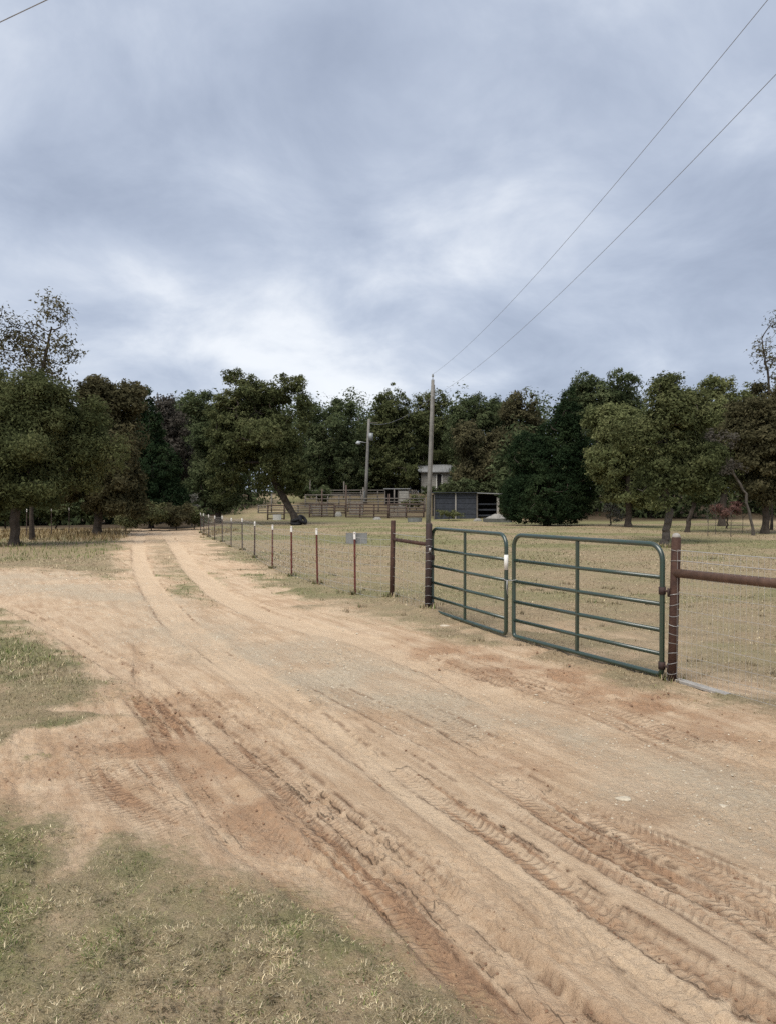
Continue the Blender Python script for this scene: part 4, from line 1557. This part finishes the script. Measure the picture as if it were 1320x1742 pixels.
for k, (x, y, rx_, ry_, Y, lab, ml) in enumerate((
        (215, 880, 26, 10, 42.5, 'low weedy shrub at the left end of the roadside thicket', 'shrub'),
        (258, 872, 30, 14, 43.5, 'green roadside shrub left of the middle of the thicket', 'shrub'),
        (300, 874, 28, 14, 44.5, 'brownish roadside shrub right of the middle of the thicket', 'oak_brown'),
        (332, 876, 20, 13, 45.5, 'green roadside shrub next to the last fence post', 'shrub'))):
    tree('roadside_shrub', lab, x, Y, [(x, y, rx_ * 1.15, ry_ * 1.2), (x + 6, y + 6, rx_, ry_ * .9)], .15, ml, r0=.03, seed=40 + k, dens=2.0, clump=.25, cat='shrub', group='roadside thicket', shell=.1, rmin=.008)
for k, (x, y, rx_, ry_, Y, lab) in enumerate((
        (10, 868, 45, 16, 44, 'dark undergrowth bush behind the stout oak trunk'),
        (95, 862, 45, 22, 45, 'dark undergrowth bush behind the white-tipped posts'),
        (165, 862, 40, 24, 46, 'dark undergrowth bush below the browning oak'))):
    tree('undergrowth_bush', lab, x, Y, [(x, y, rx_, ry_), (x + 12, y - 14, rx_ * .7, ry_ * .7)], .2, 'oak_dark', r0=.05, seed=50 + k, dens=1.8, clump=.4, cat='bush', group='undergrowth below the left trees', shell=.1)

# thin bare saplings in front of the red shrub
for k, (x, yt, Y, lab) in enumerate(((1203, 862, 38, 'left thin bare sapling in front of the red shrub'), (1216, 850, 40, 'second thin bare sapling in front of the red shrub'),
                                     (1242, 868, 37, 'thin bare sapling right of the red shrub'), (1262, 860, 41, 'thin bare sapling farthest right, below the red shrub'))):
    g = np.random.default_rng(70 + k)
    p0 = P(x, 900, Y)
    z0 = G(p0.x, Y)
    h = P(x, yt, Y).z - z0
    mb = MB().tube([(0, 0, -.1), (.03, 0, h * .5), (-.02, .02, h)], [.018, .013, .006], 5)
    for q in range(7):
        a, z = g.uniform(0, 6.28), h * g.uniform(.45, .95)
        ln = g.uniform(.15, .4)
        mb.tube([(0, 0, z), (ln * .6 * math.cos(a), ln * .6 * math.sin(a), z + ln * .6), (ln * math.cos(a), ln * math.sin(a), z + ln * 1.1)], [.008, .006, .004], 3)
    o = mb.build('sapling', 'bark_pale')
    o.location = (p0.x, Y, z0)
    tag(o, lab, 'sapling', 'bare saplings')

# tangle of old tyres and roots at the foot of the leaning oak
tb = P(507, 890, 55.2)
tz = G(tb.x, 55.2)
for k, (dx, dz, tilt, lab) in enumerate(((-.02, .0, .15, 'black tyre lying lowest at the foot of the leaning oak'), (.42, .05, .9, 'black tyre propped right of the leaning trunk'),
                                         (.02, .24, -.25, 'black tyre lying on top at the foot of the leaning oak'))):
    mb = MB()
    ring = [(.30 * math.cos(a), .30 * math.sin(a), 0) for a in [2 * math.pi * i / 20 for i in range(20)]]
    mb.tube(ring, .12, 9, closed=True)
    o = mb.build('tyre', 'rubber', None, True)
    o.location = (tb.x + dx, 55.0 - .4, tz + .12 + dz + (.22 if abs(tilt) > .5 else 0))
    o.rotation_euler = (tilt, .1 * k, k)
    tag(o, lab, 'tyre', 'old tyres at the leaning oak')


# the wood that closes the view, read as one mass
def woodland():
    g = np.random.default_rng(99)
    Cs, Os = [], []
    mb = MB()
    rows = []
    for x in range(-420, 1820, 26):
        rows.append((x, g.uniform(102, 122), (640 if x < 200 else 662 if x < 930 else 650) + g.uniform(-8, 18), 1000, 300))
    for x in range(-420, 240, 40):          # thick growth closing the left
        rows.append((x, g.uniform(50, 60), g.uniform(715, 770), 900, 550))
    for x in range(240, 440, 36):
        rows.append((x, g.uniform(72, 84), g.uniform(715, 760), 700, 450))
    for x in range(880, 1820, 38):          # and the right
        rows.append((x, g.uniform(68, 78), g.uniform(705, 760), 700, 450))
    for x in range(500, 900, 34):
        rows.append((x, g.uniform(98, 104), g.uniform(712, 748), 800, 700))
    for x, Y, top, m, ml in rows:
        m, ml = int(m * 1.6), int(ml * 1.6)
        px = x + g.uniform(-12, 12)
        p = P(px, top, Y)
        zb = G(p.x, Y)
        H = p.z - zb
        w = g.uniform(.036, .048) * Y
        cs = np.array([p.x, Y, zb + H * .56])
        kk = 9
        dd_ = g.normal(size=(kk, 3))
        dd_ /= np.linalg.norm(dd_, axis=1)[:, None]
        bc = cs + dd_ * np.array([w, w, H * .42]) * g.uniform(.4, .85, (kk, 1))
        br_ = g.uniform(.32, .6, kk)
        ii = g.integers(0, kk, m)
        off = ball(m, g, .4)
        C = bc[ii] + off * (np.array([w, w, H * .42]) * br_[ii][:, None])
        offl = ball(ml, g, .6)
        low = np.array([p.x, Y, zb + 1.0]) + offl * np.array([w * 1.4, 2.0, H * .5])
        k = low[:, 2] > zb
        Cs += [C, low[k]]
        Os += [off, offl[k]]
        mb.tube([(p.x, Y, zb - .3), (p.x + g.uniform(-.4, .4), Y, zb + H * .35), (p.x + g.uniform(-.8, .8), Y, zb + H * .75)], [.2, .15, .06], 6)
    C = np.vstack(Cs)
    V = leaf_mesh('woodland', C, .44, g, np.vstack(Os) * 1.1)
    nq = len(V) // 3
    tv = np.array(mb.v)
    loops = np.concatenate([np.arange(len(V)), np.concatenate([np.array(f) for f in mb.f]) + len(V)])
    sizes = np.concatenate([np.full(nq, 3), [len(f) for f in mb.f]])
    me = raw_mesh('woodland', np.vstack([V, tv]), loops, sizes)
    o = link('woodland', me, 'oak_dark')
    me.materials.append(M['bark'])
    mi = np.zeros(len(sizes), np.int32)
    mi[nq:] = 1
    me.polygons.foreach_set('material_index', mi)
    tag(o, 'dark oak wood closing the view behind the clearing', 'wood', kind='stuff')


woodland()


# ------------------------------------------------------------------ pens, sheds and house beyond the pasture
def pen_panel(label, x0, x1, Y, ytop, nrail, m='corral', tall=None, mid=1):
    a, b = P(x0, 880, Y), P(x1, 880, Y)
    z0 = min(G(a.x, Y), G(b.x, Y))
    H = P(x0, ytop, Y).z - z0
    ln = b.x - a.x
    t = thing('pen_panel', label, 'pen fence', (a.x, Y, z0), 0, 'pipe panels of the livestock pens')
    for k in range(mid + 2):
        x = ln * k / (mid + 1)
        h = H + .06
        if tall and k in tall:
            h = tall[k]
        MB().tube([(x, 0, -.2), (x + .02, 0, h)], .065, 8).build('post', m, t, True)
    for k in range(nrail):
        z = .12 + (H - .14) * k / (nrail - 1)
        MB().tube([(0, -.05, z), (ln * .5, -.05, z + .02), (ln, -.05, z)], .045 if k < nrail - 1 else .06, 6).build('rail', m, t, True)
    return t


pen_panel('pipe pen panel left of the opening, beside the leaning oak', 527, 569, 70, 858, 5, tall={1: 2.6})
pen_panel('pipe pen panel between the opening and the tall middle post', 589, 660, 70, 858, 5, tall={0: 3.0}, mid=2)
pen_panel('pipe pen panel ending behind the braced brown post', 661, 720, 70, 857, 4, tall={0: 2.2})
pen_panel('small dark pen panel under the leaning oak', 456, 484, 67, 860, 4, 'corral', mid=0)
pen_panel('grey pen panel on the slope behind the opening', 520, 615, 78, 842, 4, 'grey_wood', mid=4)
pen_panel('weathered grey pen panel behind the middle pen panels', 592, 722, 75, 848, 5, 'grey_wood', tall={1: 2.4, 3: 2.2}, mid=4)
pen_panel('long grey rail fence highest up the slope behind the pens', 528, 700, 85, 834, 4, 'grey_wood', tall={0: 2.2, 2: 2.0}, mid=5)
pen_panel('short rusty pen panel turned across the opening of the pens', 570, 588, 73.5, 860, 4, 'corral', mid=0)
pen_panel('grey pen panel between the small pen and the leaning trunk', 440, 530, 73, 860, 4, 'grey_wood', tall={1: 1.9}, mid=3)
for k, (px, py, Y, w, h, rz, lab) in enumerate((
        (545, 872, 71.5, 1.5, 1.1, .3, 'weathered pallet leaning on the left pen panel'),
        (606, 868, 72.5, 1.3, 1.2, -.2, 'weathered pallet leaning behind the middle pen panel'),
        (676, 872, 71.2, 1.6, 1.0, .15, 'weathered pallet leaning behind the right pen panel'))):
    p = P(px, py, Y)
    t = thing('pallet', lab, 'pallet', (p.x, Y, G(p.x, Y)), rz, 'pallets in the pens')
    t.rotation_euler = (-.25, 0, rz)
    for q in range(6):
        MB().box((0, 0, .08 + q * (h - .1) / 5), (w, .03, .11)).build('slat', 'grey_wood', t)
    for q in (-1, 0, 1):
        MB().box((q * (w / 2 - .06), .06, h / 2), (.09, .085, h)).build('batten', 'grey_wood', t)
# shelter with flat roof
Y = 80
a = P(655, 846, Y)
z0 = G(a.x, Y)
wd, ht = 40 * Y / F, 1.75
sh = thing('animal_shelter', 'small grey animal shelter with flat roof behind the pens', 'shelter', (a.x, Y, z0))
for (x, y) in ((0, 0), (wd * .55, 0), (wd, 0), (0, 1.8), (wd, 1.8)):
    MB().box((x, y, ht / 2 - .1), (.10, .10, ht + .2)).build('post', 'grey_wood', sh)
MB().box((wd / 2, .9, ht + .06), (wd + .3, 2.2, .08)).build('roof', 'tin', sh)
MB().box((wd / 2, 1.86, ht / 2), (wd, .04, ht - .02)).build('back_wall', 'dark', sh)
for k in range(6):
    MB().box((wd * .78, -.07, .12 + k * .27), (wd * .40, .03, .25)).build('board', 'siding', sh)
for k in range(4):
    z = .25 + k * .4
    MB().tube([(wd + .2 + k * .18, .1, ht - .05), (wd + 1.2 + k * .18, .0, -.05)], .05, 5).build('leaning_rail', 'grey_wood', sh)

# pale house
Y = 94
a = P(716, 838, Y)
z0 = G(a.x, Y) - .1
ww, hh = 5.6, P(716, 803, Y).z - z0
hs = thing('small_house', 'small pale house with light tin roof half hidden by oaks', 'house', (a.x, Y, z0))
dx0 = P(742, 820, Y).x - a.x
dx1 = P(751, 820, Y).x - a.x
# front wall as boards either side of the door
for k in range(int(hh / .22)):
    z = .11 + k * .22
    MB().box((dx0 / 2, 0, z), (dx0, .05, .205)).build('siding_board', 'siding', hs)
    MB().box(((dx1 + ww) / 2, 0, z), (ww - dx1, .05, .205)).build('siding_board', 'siding', hs)
MB().box((ww / 2, 2.6, hh / 2), (ww - .05, 5.0, hh - .05)).build('wall', 'siding', hs)
dr = MB().box(((dx0 + dx1) / 2, .03, hh * .45), (dx1 - dx0 - .1, .06, hh * .88)).build('door', 'dark', hs)
MB().tube([(dx1 - .15, -.02, hh * .42), (dx1 - .15, -.06, hh * .42)], .03, 6).build('handle', 'steel', dr)
for x in (dx0, dx1):
    MB().box((x, -.01, hh * .45), (.09, .09, hh * .9)).build('door_frame', 'white', hs)
w_ = MB().box((ww * .72, -.03, hh * .55), (.9, .06, .9)).build('window', 'white', hs)
MB().box((ww * .72, -.065, hh * .55), (.74, .02, .74)).build('pane', 'dark', w_)
rise = P(716, 790, Y).z - z0 - hh
mb = MB()
o_ = .45
vs = [(-o_, -.5, hh - .05), (ww + o_, -.5, hh - .05), (ww + o_, 2.6, hh + rise), (-o_, 2.6, hh + rise), (-o_, 5.7, hh - .05), (ww + o_, 5.7, hh - .05)]
vs2 = [(x, y, z + .09) for x, y, z in vs]
mb.add(vs + vs2, [(0, 3, 2, 1), (3, 4, 5, 2), (6, 7, 8, 9), (9, 8, 11, 10), (0, 1, 7, 6), (4, 10, 11, 5), (0, 6, 9, 3), (3, 9, 10, 4), (1, 2, 8, 7), (2, 5, 11, 8)])
rf = mb.build('roof', 'tin', hs)
for k in range(14):
    x = -o_ + .3 + k * (ww + 2 * o_ - .6) / 13
    MB().tube([(x, -.5, hh + .05), (x, 2.6, hh + rise + .10)], .03, 4).build('roof_rib', 'tin', rf)
mb = MB()
mb.add([(0, .1, hh), (0, 5.1, hh), (0, 2.6, hh + rise * .95), (.08, .1, hh), (.08, 5.1, hh), (.08, 2.6, hh + rise * .95)], [(0, 2, 1), (3, 4, 5), (0, 3, 5, 2), (1, 2, 5, 4)])
mb.build('gable', 'siding', hs)

# blue-grey sheet metal shed with open bay
Y = 68
a = P(738, 880, Y)
z0 = G(a.x, Y)
wd = 110 * Y / F
H = P(738, 839, Y).z - z0
sd2 = thing('metal_shed', 'dark blue-grey metal shed with open right bay by the big cedar', 'shed', (a.x, Y, z0))
xb = wd * .66
for k in range(5):
    zc_ = H * (k + .5) / 5
    for q in range(2):
        w0, w1_ = xb * q / 2, xb * (q + 1) / 2
        MB().box(((w0 + w1_) / 2, .02 * (k % 2), zc_), (w1_ - w0 - .03, .05, H / 5 - .03)).build('sheet_panel', 'blue_tin', sd2)
for q, hq in ((0.0, 1.0), (.5, 1.0), (1.0, 1.0)):
    MB().box((xb * q, -.09, H * .5), (.11, .11, H)).build('post', 'cap' if q == .5 else 'grey_wood', sd2)
MB().box((wd / 2, 3.0, H / 2 - .05), (wd, .06, H - .1)).build('back_wall', 'dark', sd2)
MB().box((wd - .06, 1.6, H / 2 - .1), (.06, 2.8, H - .2)).build('side_wall', 'dark', sd2)
MB().box((wd - .1, -.05, H * .42), (.20, .16, H * .84)).build('front_post', 'cap', sd2)
for k in range(3):
    MB().box(((xb + wd) / 2, .35, .35 + .5 * k), (wd - xb - .3, .05, .14)).build('rail', 'blue_tin', sd2)
R_ = Matrix.Rotation(.04, 3, 'Y')
MB().box((xb * .5 - .1, 1.4, H + .06), (xb + .2, 3.5, .05)).build('roof', 'blue_tin', sd2)
MB().box(((xb + wd) / 2 + .1, 1.3, H - .02), (wd - xb + .25, 3.4, .07), rot=R_).build('bay_roof', 'tin', sd2)

# broken concrete on a slab, rubble, tubs
Y = 62
a = P(845, 886, Y)
z0 = G(a.x, Y)
cb = thing('concrete_footing', 'pale broken concrete heap on a grey slab in front of the cedar', 'concrete', (a.x, Y, z0))
MB().box((0, 0, .12), (2.1, 1.5, .34)).build('slab', 'slab', cb)
mb = MB()
n = 11
g = np.random.default_rng(5)
rings = []
for k, (r_, z_) in enumerate(((.86, .29), (.66, .40), (.40, .55), (.18, .62))):
    rings += [(r_ * math.cos(6.283 * i / n) * g.uniform(.8, 1.2), r_ * .8 * math.sin(6.283 * i / n) * g.uniform(.8, 1.2), z_ + g.uniform(-.05, .05)) for i in range(n)]
mb.add(rings, [(k * n + i, k * n + (i + 1) % n, (k + 1) * n + (i + 1) % n, (k + 1) * n + i) for k in range(3) for i in range(n)] + [tuple(3 * n + i for i in range(n))])
mb.build('rubble', 'concrete', cb)


def rubble(label, px, py, w, h, Y, m='concrete', seed=0):
    g = np.random.default_rng(seed)
    p = P(px, py, Y)
    mb = MB()
    n = 10
    v = []
    for r_, z_ in ((1, -.05), (.85, .45), (.4, 1.0)):
        v += [(w / 2 * r_ * math.cos(6.283 * i / n) * g.uniform(.8, 1.15), w / 3 * r_ * math.sin(6.283 * i / n) * g.uniform(.8, 1.15), h * z_) for i in range(n)]
    mb.add(v, [(k * n + i, k * n + (i + 1) % n, (k + 1) * n + (i + 1) % n, (k + 1) * n + i) for k in range(2) for i in range(n)] + [tuple(2 * n + i for i in range(n))])
    o = mb.build('rubble_heap', m)
    o.location = (p.x, Y, G(p.x, Y))
    tag(o, label, 'rubble', 'pale rubble heaps')


rubble('small pale rubble heap between the shed and the concrete slab', 812, 882, .75, .25, 64, seed=1)
rubble('pale heap in the opening of the pens', 576, 874, .8, .42, 71, seed=2)
rubble('low pale heap in front of the pen panel', 642, 881, .9, .22, 68, seed=3)


def tub(label, px, py, w, h, Y, m='blue_tub'):
    p = P(px, py, Y)
    mb = MB()
    n = 20
    prof = [(.46, 0), (.5, h * .95), (.52, h), (.48, h), (.45, .06)]
    vs = [(w * r_ * math.cos(6.283 * j / n), w * .6 * r_ * math.sin(6.283 * j / n), z_) for r_, z_ in prof for j in range(n)]
    fs = [(i * n + j, i * n + (j + 1) % n, (i + 1) * n + (j + 1) % n, (i + 1) * n + j) for i in range(4) for j in range(n)]
    fs += [tuple(range(n))[::-1], tuple(4 * n + j for j in range(n))]
    o = mb.add(vs, fs).build('water_tub', m, None, False)
    o.location = (p.x, Y, G(p.x, Y) - .01)
    tag(o, label, 'tub', 'tubs on the pasture')


sx, sy = FENCE[1]
sg = thing('sign_plate', 'small blank blue-grey sign plate wired behind the nearest steel post', 'sign', (sx, sy + .035, G(sx, sy)), -.08)
MB().box((.02, 0, 1.02), (.38, .006, .19)).build('plate', 'blue_tub', sg)
for dx in (-.16, .20):
    MB().tube([(dx, -.004, 1.10), (dx, -.012, 1.12), (dx, .004, 1.14)], .003, 4).build('tie', 'wire', sg)
tub('low blue-grey tub in front of the pens by the tall pole', 705, 888, 1.2, .35, 62)
tub('small white tub beside the pen panel under the leaning oak', 472, 884, .75, .5, 66, 'white')
tub('white bucket lying beside the tall pole, behind the shelter', 715, 838, .5, .5, 84, 'white')
